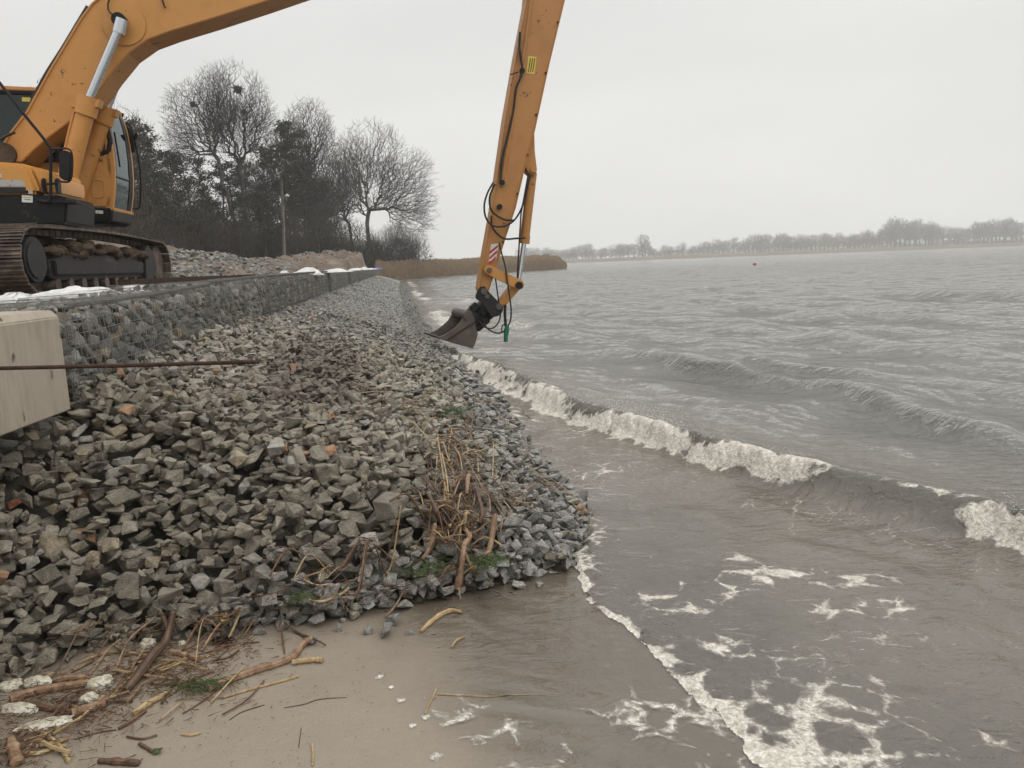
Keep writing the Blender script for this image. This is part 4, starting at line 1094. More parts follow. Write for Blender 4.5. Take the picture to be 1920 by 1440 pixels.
# boom cylinders
for i, (A_, B_, C_, w) in enumerate((((228, 43), (166, 190), (121, 362), 0.47), ((236, 110), (199, 208), (140, 392), -0.42))):
    a, b_, c_ = MM(*A_, w), MM(*B_, w), MM(*C_, w)
    cylb = MB().cyl(b_, c_, 0.125, 24)
    u = (c_-b_).normalized()
    cylb.cyl(b_-u*0.06, b_+u*0.22, 0.155, 24).box(b_+u*0.05+RT*0.0, 0.06, 0.19, 0.09, X=u, Y=FW, Z=RT)
    cylb.cyl(c_-u*0.05, c_+u*0.12, 0.14, 20)
    cy_ = cylb.build('boom_cylinder', M['orange'], EX, bevel=0.006, smooth=True)
    subpart(MB().cyl(a, b_-u*0.05, 0.062, 20).cyl(a-u*0.05, a+u*0.16, 0.095, 16).build('rod', M['chrome'], EX, smooth=True), cy_)
    off_ = FW*-0.16
    subpart(MB().tube(spline([b_+off_*0.9+u*0.05, b_+off_+u*0.3, b_.lerp(c_, .5)+off_*0.95, c_+off_*0.9-u*0.35, c_+off_*0.3-u*0.1]), 0.025, 6).build('oil_pipe', M['orange'], EX, smooth=True), cy_)
# slewing deck, covers
plate('deck', [(-90, 364), (110, 366), (126, 372), (124, 420), (-90, 428)], 1.45, 0.35, M['black_paint'], bevel=0.03)
plate('deck', [(-90, 386), (144, 387), (206, 391), (207, 414), (192, 419), (-90, 424)], -0.35, -1.5, M['black_paint'], bevel=0.03)
plate('deck', [(-90, 372), (120, 372), (135, 395), (135, 416), (-90, 424)], 0.35, -0.35, M['black_paint'], bevel=0.0)
plate('corner_box', [(203, 393), (212, 394), (211, 414), (203, 415)], -0.38, -1.42, M['dark_grey'], bevel=0.01)
hood = plate('side_cover', [(-90, 302), (0, 303), (40, 306), (52, 314), (62, 334), (70, 352), (72, 364), (-90, 364)], 1.47, 0.5, M['orange_clean'], bevel=0.05, smooth=True)
hood2 = plate('front_cover', [(50, 309), (75, 315), (100, 322), (110, 330), (113, 350), (112, 367), (74, 365), (70, 345), (60, 325)], 1.40, 0.45, M['orange_clean'], bevel=0.04, smooth=True)
subpart(plate('silver_band', [(-90, 336), (38, 337.5), (46, 342), (48, 350), (-90, 350)], 1.476, 1.40, M['silver'], bevel=0.004), hood)
subpart(plate('vent_band', [(-90, 351), (48, 351), (49, 362), (-90, 362)], 1.474, 1.40, M['dark_grey'], bevel=0.004), hood)
mb = MB()
P = lambda a, b_: MM(a, b_, 1.476)
for a, b_ in (((-1.2, 326), (4, 334)), ((4, 326), (-1.2, 334))): mb.prism([P(a[0]-.9, a[1]), P(a[0]+.9, a[1]), P(b_[0]+.9, b_[1]), P(b_[0]-.9, b_[1])], RT*0.004)
subpart(mb.build('letter', M['white'], EX), hood)
for cx in (79, 105):
    subpart(plate('hinge', [(cx-3, 338), (cx+1, 333), (cx+3, 350), (cx+5, 362), (cx+1, 363), (cx-2, 352)], 1.50, 1.38, M['black_paint'], bevel=0.004), hood2)
o = plate('warning_label', [(41, 366), (61, 367), (61, 380), (41, 379)], 1.462, 1.44, M['white'], bevel=0)
subpart(plate('label_text', [(43, 368), (59, 368.8), (59, 370.5), (43, 369.7)], 1.466, 1.46, M['yellow'], bevel=0), o)
subpart(plate('label_text', [(46, 373), (57, 373.6), (57, 374.5), (46, 374)], 1.466, 1.46, M['dark_grey'], bevel=0), o)
o = plate('warning_label', [(179, 394), (193, 395), (193, 401), (179, 400)], -0.34, -0.37, M['white'], bevel=0)
plate('warning_label', [(53, 356), (61, 357), (61, 364), (53, 363)], 1.478, 1.46, M['silver'], bevel=0)
# handrail, mirrors
hr = MB().tube(spline([MM(-30, 118, 1.5), MM(0, 156, 1.5), MM(48, 218, 1.5), MM(88, 268, 1.5), MM(95, 285, 1.5), MM(95, 330, 1.5), MM(95, 364, 1.5), MM(90, 378, 1.5), MM(70, 376, 1.5)]), 0.021, 8)
hr.tube([MM(95, 280, 1.5), MM(115, 279, 1.5)], 0.018, 6).tube([MM(88, 345, 1.5), MM(110, 344, 1.5)], 0.016, 6)
hr.prism([MM(70, 372, 1.5), MM(143, 377, 1.5), MM(143, 381, 1.5), MM(70, 379, 1.5)], RT*-0.25)
hr.build('handrail', M['black_paint'], EX, smooth=True)
mr = plate('mirror', [(112, 281), (128, 283), (133, 287), (134, 300), (133, 330), (129, 339), (115, 337), (110, 330), (109, 300), (109, 286)], 1.55, 1.46, M['black_paint'], bevel=0.02, smooth=True)
subpart(MB().tube(spline([MM(110, 281, 1.5), MM(122, 278, 1.5), MM(134, 285, 1.5), MM(136, 312, 1.5), MM(132, 338, 1.5), MM(118, 341, 1.5), MM(104, 337, 1.5)]), 0.013, 6).build('mirror_frame', M['black_paint'], EX, smooth=True), mr)
# cab
curve = [(186, 190), (195, 205), (202, 228), (208, 258), (212.5, 291), (215, 325), (214.5, 358), (211, 389)]
WN, WF = -0.42, -1.42
roof = MB().prism([MM(a, b_, WN+.02) for a, b_ in ((-75, 158), (0, 160), (75, 164), (150, 177), (187, 188), (189, 194), (150, 184), (75, 171), (0, 168), (-75, 166))], RT*(WF-WN-0.04))
cab = roof.build('cab', M['orange'], EX, bevel=0.012)
subpart(plate('side_panel', [(-75, 300), (150, 300), (180, 292), (203, 283), (208, 300), (211, 330), (211, 360), (207, 388), (144, 387), (-75, 386)], WN, WN-0.06, M['orange'], bevel=0.012), cab)
subpart(plate('side_panel', [(-75, 300), (150, 300), (180, 292), (203, 283), (208, 300), (211, 330), (211, 360), (207, 388), (144, 387), (-75, 386)], WF+0.06, WF, M['orange'], bevel=0.012), cab)
hp = [(173, 345), (176, 339), (184, 337), (192, 339), (195, 345), (196, 365), (192, 371), (178, 371), (174, 364)]
mb = MB()
for i in range(len(hp)): mb.tube([MM(*hp[i], WN+.002), MM(*hp[(i+1) % len(hp)], WN+.002)], 0.009, 5)
subpart(mb.build('hatch_rim', M['orange'], EX), cab)
def strip(mb, w0, w1, c=curve, push=0.0, th=0.03):
    A_ = [MM(a, b_, WN) for a, b_ in c]; A_ = [p+FW*push+RT*(w0-WN) for p in A_]; n = len(A_)
    V = A_+[p+RT*(w1-w0) for p in A_]; V2 = [p-FW*th for p in V]
    Fl = [[i, i+1, n+i+1, n+i] for i in range(n-1)]
    Fb = [[2*n+q for q in f][::-1] for f in Fl]
    sd_ = [[i+1, i, 2*n+i, 2*n+i+1] for i in range(n-1)]+[[n+i, n+i+1, 3*n+i+1, 3*n+i] for i in range(n-1)]+[[0, n, 3*n, 2*n], [n-1, 2*n+n-1, 3*n+n-1, n+n-1]]
    mb.add(V+V2, Fl+Fb+sd_); return mb
subpart(strip(MB(), WN, WN-0.085, th=0.10).build('door_pillar', M['orange'], EX, smooth=True), cab)
subpart(strip(MB(), WF+0.05, WF, th=0.10).build('door_pillar', M['orange_clean'], EX, smooth=True), cab)
subpart(strip(MB(), WF+0.22, WF+0.05, push=-0.004, th=0.02).build('window_seal', M['black_paint'], EX, smooth=True), cab)
subpart(strip(MB(), WN-0.085, WN-0.12, push=-0.004, th=0.02).build('window_seal', M['black_paint'], EX, smooth=True), cab)
subpart(strip(MB(), WN-0.12, WF+0.22, c=curve[:6], push=-0.012, th=0.012).build('windscreen', M['glass'], EX, smooth=True), cab)
subpart(strip(MB(), WN-0.12, WF+0.22, c=curve[5:], push=-0.012, th=0.012).build('windscreen', M['glass'], EX, smooth=True), cab)
pa, pb = MM(215, 331, WN-0.1), None
subpart(MB().tube([MM(215, 330, WN)+RT*-0.08, MM(215, 330, WN)+RT*-0.80], 0.014, 5).tube([MM(205, 245, WN)+RT*-0.14+FW*.03, MM(211, 285, WN)+RT*-0.16+FW*.03, MM(213.5, 310, WN)+RT*-0.2+FW*.03], 0.014, 5).build('wiper', M['black_paint'], EX), cab)
subpart(MB().prism([MM(211, 389, WN), MM(214.5, 391, WN), MM(214, 396, WN), MM(207, 396, WN), MM(207, 389, WN)], RT*(WF-WN)).build('sill', M['orange'], EX, bevel=0.006), cab)
subpart(plate('side_window', [(-75, 168), (68, 173), (184, 192), (199, 225), (207, 262), (203, 283), (180, 292), (150, 300), (-75, 300)], WN-0.02, WN-0.03, M['glass'], bevel=0), cab)
subpart(plate('side_window', [(-75, 168), (68, 173), (184, 192), (199, 225), (207, 262), (203, 283), (180, 292), (150, 300), (-75, 300)], WF+0.03, WF+0.02, M['glass'], bevel=0), cab)
mb = MB()
for pts_, wd in (([(-60, 170), (70, 175), (184, 194), (199, 227), (207, 265), (204, 284), (180, 293), (150, 301), (-60, 301)], 0.04), ([(66, 172), (66, 300)], 0.06), ([(112, 180), (108, 300)], 0.05)):
    for w_ in (WN-0.015, WF+0.03):
        for a, b_ in zip(pts_[:-1], pts_[1:]): mb.tube([MM(*a, w_), MM(*b_, w_)], wd, 6)
subpart(mb.build('window_frame', M['black_paint'], EX), cab)
subpart(plate('window_sticker', [(41, 182), (57, 183), (57, 191), (41, 190)], WN-0.005, WN-0.012, M['yellow'], bevel=0), cab)
mb = MB(); c0 = MM(100, 330, -0.95)
mb.box(c0, 0.26, 0.24, 0.08, X=FW, Y=RT).box(c0+Vector((0, 0, 0.38))-FW*0.24, 0.07, 0.23, 0.34, X=FW, Y=RT).box(c0-Vector((0, 0, 0.3)), 0.2, 0.2, 0.22, X=FW, Y=RT)
mb.tube([c0+FW*0.3+Vector((0, 0, -.3)), c0+FW*0.38+Vector((0, 0, .2))], 0.03, 6)
subpart(mb.build('driver_seat', M['dark_grey'], EX, bevel=0.03), cab)
# loop rail and mirror at the cab's far front corner
fc = [MM(a, b_, WN)+RT*(WF-WN-0.05) for a, b_ in curve]
def fpx(px, py): return MM(px, py, WF-0.1)
mb = MB().tube(spline([fpx(227, 233), fpx(240, 232), fpx(247, 245), fpx(258, 290), fpx(263, 330), fpx(263, 375), fpx(259, 390), fpx(246, 391)]), 0.016, 6)
mb.build('grab_rail', M['black_paint'], EX, smooth=True)
mb = MB().prism([fpx(236, 236), fpx(243, 240), fpx(252, 262), fpx(254, 286), (fpx(247, 288)), fpx(241, 262)], RT*0.08).tube([fpx(254, 262), fpx(256, 250)], 0.03, 6)
mb.build('mirror', M['black_paint'], EX, bevel=0.01, label='slim black mirror at the far front corner of the cab')
mb = MB().tube([fpx(226, 222), fpx(229, 212)], 0.035, 8).build('work_lamp', M['dark_grey'], EX)

# undercarriage
TD = Vector((-0.108, 0.994, 0)).normalized(); TNm = Vector((TD.y, -TD.x, 0)); T0 = Vector((-6.06, 9.72, 0))
def tp(s, z, n=0.0): return T0+TD*s+TNm*n+Vector((0, 0, z))
def belt_profile(step=0.1):
    c1, r1, c2, r2 = (0.50, 1.885), 0.43, (5.45, 1.86), 0.40
    pts = []
    n = 14
    for k in range(n+1):
        t = math.pi/2+math.pi*k/n; pts.append((c1[0]+r1*math.cos(t), c1[1]+r1*math.sin(t)))
    for k in range(1, 30): s_ = k/30; pts.append((c1[0]+(c2[0]-c1[0])*s_, 1.455+0.0*s_))
    for k in range(n+1):
        t = -math.pi/2+math.pi*k/n; pts.append((c2[0]+r2*math.cos(t), c2[1]+r2*math.sin(t)))
    for k in range(1, 30):
        s_ = k/30; x_ = c2[0]+(c1[0]-c2[0])*s_
        pts.append((x_, (c2[1]+r2)*(1-s_)+(c1[1]+r1)*s_ + 0.05*math.sin(math.pi*min(1, s_*1.0))))
    return pts
def resample(P, step):
    P = P+[P[0]]; out = []; acc = 0; nxt = 0
    for a, b_ in zip(P[:-1], P[1:]):
        l = math.hypot(b_[0]-a[0], b_[1]-a[1])
        while nxt <= acc+l:
            t = (nxt-acc)/l if l else 0; out.append((a[0]+(b_[0]-a[0])*t, a[1]+(b_[1]-a[1])*t, (b_[0]-a[0])/l, (b_[1]-a[1])/l)); nxt += step
        acc += l
    return out
def make_track():
    mb = MB(); random.seed(4)
    for s_, z, dx, dz in resample(belt_profile(), 0.19)[:-1]:
        c = tp(s_, z, -0.33); X_ = (TD*dx+Vector((0, 0, dz))).normalized(); Z_ = X_.cross(TNm).normalized()
        # outward direction
        mid = tp(2.6, 1.87, -0.33)
        if (c-mid).dot(Z_) < 0 and abs(dz) > .3 or (abs(dz) <= .3 and (c.z-1.87)*Z_.z < 0): Z_ = -Z_
        mb.box(c, 0.088, 0.325, 0.014, X=X_, Y=TNm, Z=Z_)
        for q in (-0.07, -0.01, 0.05):
            mb.box(c+X_*q+Z_*0.024, 0.008, 0.325, 0.014, X=X_, Y=TNm, Z=Z_)
        mb.box(c-Z_*0.055, 0.08, 0.05, 0.04, X=X_, Y=TNm, Z=Z_); 
    root = mb.build('track', M['track'], EX)
    fr_ = MB()
    pf = [(0.95, 1.66), (1.15, 1.60), (4.4, 1.60), (4.9, 1.58), (5.25, 1.72), (5.2, 1.98), (4.85, 2.10), (4.3, 2.02), (3.9, 1.98), (1.3, 1.98), (0.95, 1.90)]
    fr_.prism([tp(a, b_, -0.10) for a, b_ in pf], -TNm*0.42)
    fr_.prism([tp(a, b_, -0.04) for a, b_ in ((1.05, 1.68), (4.4, 1.68), (4.45, 1.88), (1.05, 1.88))], -TNm*0.08)
    fr_.prism([tp(a, b_, -0.03) for a, b_ in ((4.45, 1.55), (4.85, 1.55), (5.1, 1.75), (5.0, 2.05), (4.75, 2.2), (4.55, 2.1))], -TNm*0.2)
    subpart(fr_.build('track_frame', M['dark_grey'], EX, bevel=0.015), root)
    rl = MB()
    for k in range(9): rl.cyl(tp(1.15+k*0.42, 1.545, -0.08), tp(1.15+k*0.42, 1.545, -0.5), 0.085, 14)
    subpart(rl.build('roller', M['track'], EX), root)
    sp_ = MB().cyl(tp(0.50, 1.885, -0.04), tp(0.50, 1.885, -0.5), 0.30, 28).cyl(tp(0.50, 1.885, -0.02), tp(0.50, 1.885, -0.08), 0.25, 28)
    for k in range(22):
        a = 2*math.pi*k/22; sp_.box(tp(0.50+0.335*math.cos(a), 1.885+0.335*math.sin(a), -0.33), 0.03, 0.03, 0.04, X=TD*math.cos(a)+Vector((0, 0, math.sin(a))), Y=TNm, Z=(TD*-math.sin(a)+Vector((0, 0, math.cos(a)))))
    subpart(sp_.build('sprocket', M['dark_grey'], EX, bevel=0.006), root)
    subpart(MB().cyl(tp(5.45, 1.86, -0.12), tp(5.45, 1.86, -0.5), 0.33, 24).build('idler', M['track'], EX, bevel=0.01), root)
    mu = bmesh.new()
    for k in range(85):
        s_ = random.uniform(1.0, 4.6); p = tp(s_, 2.0+random.uniform(-.06, .16)*math.sin(math.pi*(s_-.9)/3.8), random.uniform(-.4, -.1))-EX.location
        bmesh.ops.create_icosphere(mu, subdivisions=2, radius=random.uniform(.06, .15), matrix=Matrix.Translation(p) @ Matrix.Diagonal((1, 1.2, .6, 1)))
    for v_ in mu.verts:
        c = v_.co; k_ = float(fbm(np.array([c.x*7]), np.array([c.y*7+c.z*5]), 3)[0]); v_.co = c+v_.normal*0.06*k_ if v_.normal.length else c
    me = bpy.data.meshes.new('mud'); mu.to_mesh(me); mu.free(); me.materials.append(M['mud'])
    o_ = bpy.data.objects.new('mud', me); col.objects.link(o_); o_.parent = root
    return root
tr_ = make_track(); tr2 = copy_tree(tr_, EX); tr2.location = -TNm*2.55
mb = MB().cyl(Vector((-8.0, 12.35, 2.2)), Vector((-8.0, 12.35, 2.50)), 0.75, 32).box(Vector((-7.85, 12.3, 2.02)), 0.95, 0.8, 0.22, X=TNm, Y=TD)
mb.build('slew_ring', M['mud'], EX, bevel=0.02)

# arm
al = [(1008, -210), (1000, -160), (987, 0), (968, 100), (947, 220), (922, 395), (906, 484), (897, 542), (903, 553)]
ar = [(912, 552), (917, 544), (932, 497), (950, 440), (967, 389), (983, 320), (1003, 244), (1030, 120), (1059, 0), (1092, -150), (1080, -205), (1045, -230)]
arm = plate('arm', al+ar, 0.22, -0.24, M['orange2'], bevel=0.01)
mb = MB()
for a, b_ in zip(al[1:-2], al[2:-1]): mb.tube([MM(a[0]+1, a[1], 0.225), MM(b_[0]+1, b_[1], 0.225)], 0.016, 5)
for a, b_ in zip(ar[1:-3], ar[2:-2]): mb.tube([MM(a[0]-1, a[1], 0.225), MM(b_[0]-1, b_[1], 0.225)], 0.014, 5)
subpart(mb.build('edge_strip', M['orange2'], EX), arm)
subpart(MB().tube([MM(*p, 0.235) for p in ((1004, -50), (996, 0), (985, 85), (968, 165), (958, 240), (947, 305), (940, 350))], 0.028, 6).build('pipe_line', M['orange2'], EX, smooth=True), arm)
for bx_, by_ in ((1047, 42), (1024, 137), (1006, 215), (990, 291), (971, 363), (944, 454)):
    subpart(disc('lug', (bx_-1, by_), 2.0, 0.22, 0.03, M['mud'], 8), arm)
ear = plate('cylinder_bracket', [(1002, 250), (1003, 285), (1007, 318), (1005, 326), (998, 329), (990, 322), (984, 312)], 0.16, -0.18, M['orange2'], bevel=0.008)
subpart(disc('pin', (1000, 318), 6, 0.16, 0.04, M['orange2']), ear)
a, b_, c_ = MM(998, 324, 0.0), MM(983, 453, 0.0), MM(972, 530, 0.0)
bc = MB().cyl(a, b_, 0.083, 22).cyl(b_-(b_-a).normalized()*0.1, b_+(b_-a).normalized()*0.03, 0.095, 22).build('bucket_cylinder', M['orange2'], EX, smooth=True)
subpart(MB().cyl(b_, c_, 0.042, 18).build('rod', M['chrome'], EX, smooth=True), bc)
subpart(MB().tube([MM(990, 330, .12), MM(977, 400, .12), MM(974, 447, .12), MM(970, 520, .05)], 0.014, 6).build('oil_pipe', M['rubber'], EX), bc)
plate('warning_label', [(991, 105), (1006, 107), (1002, 139), (987, 137)], 0.224, 0.21, M['yellow'], bevel=0)
for k_ in range(3):
    plate('label_text', [(994+4*k_, 109), (995.6+4*k_, 109), (991.6+4*k_, 135), (990+4*k_, 135)], 0.227, 0.22, M['dark_grey' if k_ else 'rust'], bevel=0)
lab = plate('striped_label', [(921, 458), (936, 456), (930, 486), (916, 490)], 0.226, 0.20, M['white'], bevel=0)
for q in range(3):
    yy = 455+q*11
    lp_ = [(918.5-q*.9, yy+16), (935-q*2.6, yy+3), (934.6-q*2.6, yy+8), (918-q*.9, yy+21.5)]
    subpart(plate('red_stripe', [(min(935.4-(b__-456)*.18, a_), b__) for a_, b__ in lp_], 0.23, 0.22, M['red'], bevel=0), lab)
def Z5(X_, Y_): return (780+X_/5.144, 400+Y_/5.144)
def link(name, A_, B_, ra, rb, w0, w1, mat):
    (ax, ay), (bx, by) = A_, B_; an = math.atan2(by-ay, bx-ax); P = []
    for k in range(9): t = an+math.pi/2+math.pi*k/8; P.append((ax+ra*math.cos(t), ay+ra*math.sin(t)))
    for k in range(9): t = an-math.pi/2+math.pi*k/8; P.append((bx+rb*math.cos(t), by+rb*math.sin(t)))
    return plate(name, P, w0, w1, mat, bevel=0.006)
for w0, w1 in ((0.30, 0.23), (-0.25, -0.32)):
    lk = link('bucket_link', Z5(705, 545), Z5(995, 688), 9.0, 9.5, w0, w1, M['orange'])
    subpart(disc('pin', Z5(708, 547), 4.6, w0, 0.05 if w0 > 0 else 0.01, M['bucket']), lk)
    subpart(disc('pin', Z5(992, 695), 6.8, w0, 0.06 if w0 > 0 else 0.01, M['black_paint']), lk)
link('connecting_rod', Z5(975, 705), Z5(820, 890), 7.5, 7, 0.17, -0.2, M['orange'])
cpl = plate('coupler', [Z5(*p) for p in ((600, 735), (625, 708), (665, 705), (692, 745), (840, 900), (838, 945), (805, 985), (745, 1005), (715, 975), (625, 850), (585, 830), (573, 800))], 0.27, 0.21, M['dark_grey'], bevel=0.006)
plate('coupler', [Z5(*p) for p in ((600, 735), (625, 708), (665, 705), (692, 745), (840, 900), (838, 945), (805, 985), (745, 1005), (715, 975), (625, 850), (585, 830), (573, 800))], -0.25, -0.31, M['dark_grey'], bevel=0.006)
for c, r in (((655, 752), 6), ((685, 800), 4.5), ((800, 900), 6)): subpart(disc('pin', Z5(*c), r, 0.27, 0.03, M['bucket']), cpl)
subpart(plate('cross_plate', [Z5(*p) for p in ((630, 845), (700, 830), (800, 940), (745, 990), (700, 960))], 0.2, -0.24, M['black_paint'], bevel=0.01), cpl)
# tilting rotator
mb = MB(); a, b_ = MM(*Z5(690, 915), 0), MM(*Z5(590, 1000), 0); u = (b_-a).normalized()
mb.cyl(a, a+u*0.16, 0.19, 20).cyl(a+u*0.16, b_, 0.15, 18).cyl(b_-u*0.02, b_+u*0.14, 0.22, 24)
vv = Vector((u.z, 0, -u.x)).normalized()
mb.box(MM(*Z5(560, 905), 0.1), 0.07, 0.09, 0.06, X=u, Y=RT, Z=vv).box(MM(*Z5(640, 1050), 0.05), 0.11, 0.12, 0.07, X=u, Y=RT, Z=vv).box(MM(*Z5(590, 1085), 0.0), 0.07, 0.18, 0.06, X=u, Y=RT, Z=vv)
mb.cyl(MM(*Z5(540, 885), 0.1), MM(*Z5(590, 925), 0.1), 0.055, 12)
mb.build('rotator', M['black_paint'], EX, bevel=0.01)
hose([Z5(560, 990), Z5(600, 1030), Z5(650, 1090), Z5(730, 1110), Z5(790, 1060), Z5(815, 980), Z5(805, 900), Z5(785, 760), Z5(765, 620)], [0.2]*9, 0.013)
hose([Z5(650, 1060), Z5(700, 1120), Z5(780, 1155), Z5(850, 1135), Z5(905, 1050), Z5(918, 950), Z5(905, 820), Z5(880, 650), Z5(862, 520), Z5(830, 400), Z5(800, 280)], 0.32, 0.015)
hose([Z5(860, 880), Z5(858, 980), Z5(866, 1090)], 0.3, 0.026)
hose([Z5(868, 1090), Z5(845, 1075), Z5(830, 1095), Z5(826, 1145)], 0.3, 0.012)
o = MB().tube([MM(*Z5(878, 1085), .3), MM(*Z5(872, 1140), .3), MM(*Z5(866, 1190), .3), MM(*Z5(866, 1240), .3)], [0.035, 0.048, 0.035, 0.036], 10).build('hose_coupling', M['green'], EX, smooth=True)
hose([(925, 342), (914, 362), (908, 385), (911, 408), (924, 423), (945, 424), (965, 412), (980, 385), (990, 345), (994, 328)], 0.34, 0.017)
hose([(928, 345), (918, 370), (922, 395), (944, 411), (965, 413)], 0.3, 0.017)
hose([(921, 405), (923, 425), (934, 440), (948, 448), (968, 447), (985, 446)], 0.3, 0.017)
hose([(957, 140), (972, 135)], 0.3, 0.01)
hose([(975, 60), (974, 90), (979, 133), (968, 165), (962, 210), (950, 262), (941, 300), (938, 342)], 0.27, 0.02)
for c in ((978, 134), (941, 343), (936, 388)):
    disc('hose_clamp', c, 5, 0.22, 0.07, M['black_paint'], 8)
# bucket: two curved cheeks, wrapped shell, top tube, cutting lip
Q = lambda p, w: MM(*Z5(*p), w)
lipN = [(478, 972), (455, 1010), (425, 1060), (380, 1105), (320, 1150), (262, 1180), (213, 1192)]
botN = [(213, 1192), (300, 1225), (420, 1270), (548, 1304), (575, 1250), (597, 1160), (580, 1110), (562, 1000), (540, 968), (510, 962)]
offv = (MM(*Z5(370, 940), -0.12)-MM(*Z5(490, 968), 0.30))
def cheek(mb, shift, inward):
    P = [Q(p, 0.30)+shift for p in lipN+botN[1:]]
    mb.prism(P, inward); return mb
inw = offv.normalized()*0.03
bk = MB(); cheek(bk, Vector((0, 0, 0)), inw)
bucket = bk.build('bucket', M['bucket'], EX, bevel=0.004)
subpart(cheek(MB(), offv-inw, inw).build('cheek', M['bucket'], EX, bevel=0.004), bucket)
sh = MB(); P = [Q(p, 0.30) for p in botN[:]]; n = len(P)
cen = sum(P, Vector())/n
V = P+[p+offv for p in P]; V2 = [p+(cen-p).normalized()*0.03 for p in P]; V2 = V2+[p+offv for p in V2]
Fl = [[i, i+1, n+i+1, n+i] for i in range(n-1)]
sh.add(V+V2, Fl+[[2*n+q for q in f][::-1] for f in Fl]+[[0, n, 3*n, 2*n], [n-1, 2*n+n-1, 4*n-1, 2*n-1]])
subpart(sh.build('shell', M['bucket'], EX), bucket)
subpart(MB().cyl(Q((505, 985), .31), Q((505, 985), .31)+offv*1.02, 0.085, 16).build('top_tube', M['bucket'], EX, smooth=True), bucket)
subpart(MB().prism([Q((160, 1172), .3), Q((222, 1188), .3), Q((300, 1222), .3), Q((290, 1232), .3), Q((205, 1200), .3)], offv).build('cutting_lip', M['bucket'], EX), bucket)
subpart(MB().tube([Q((570, 1045), .312), Q((440, 1130), .312), Q((305, 1220), .312)], 0.012, 5).build('rib', M['rust'], EX), bucket)

tick('trees')
# ------------------------------------------------------------------ trees
def prisms(S, sides=3):
    """S: (n,8) p0 p1 r0 r1 -> open prisms"""
    S = np.asarray(S, float); p0, p1, r0, r1 = S[:, :3], S[:, 3:6], S[:, 6], S[:, 7]
    d = p1-p0; l = np.linalg.norm(d, axis=1, keepdims=True)+1e-9; d = d/l
    ref = np.where(np.abs(d[:, 2:3]) < 0.9, [[0, 0, 1.]], [[1., 0, 0]])
    a = np.cross(d, ref); a /= np.linalg.norm(a, axis=1, keepdims=True); b_ = np.cross(d, a)
    n = len(S); th = np.arange(sides)*2*np.pi/sides
    ring = a[:, None]*np.cos(th)[None, :, None]+b_[:, None]*np.sin(th)[None, :, None]
    V = np.concatenate([p0[:, None]+ring*r0[:, None, None], p1[:, None]+ring*r1[:, None, None]], 1).reshape(-1, 3)
    k = np.arange(sides); q = np.stack([k, (k+1) % sides, sides+(k+1) % sides, sides+k], -1)
    return V, (np.arange(n)[:, None, None]*2*sides+q[None]).reshape(-1, 4)
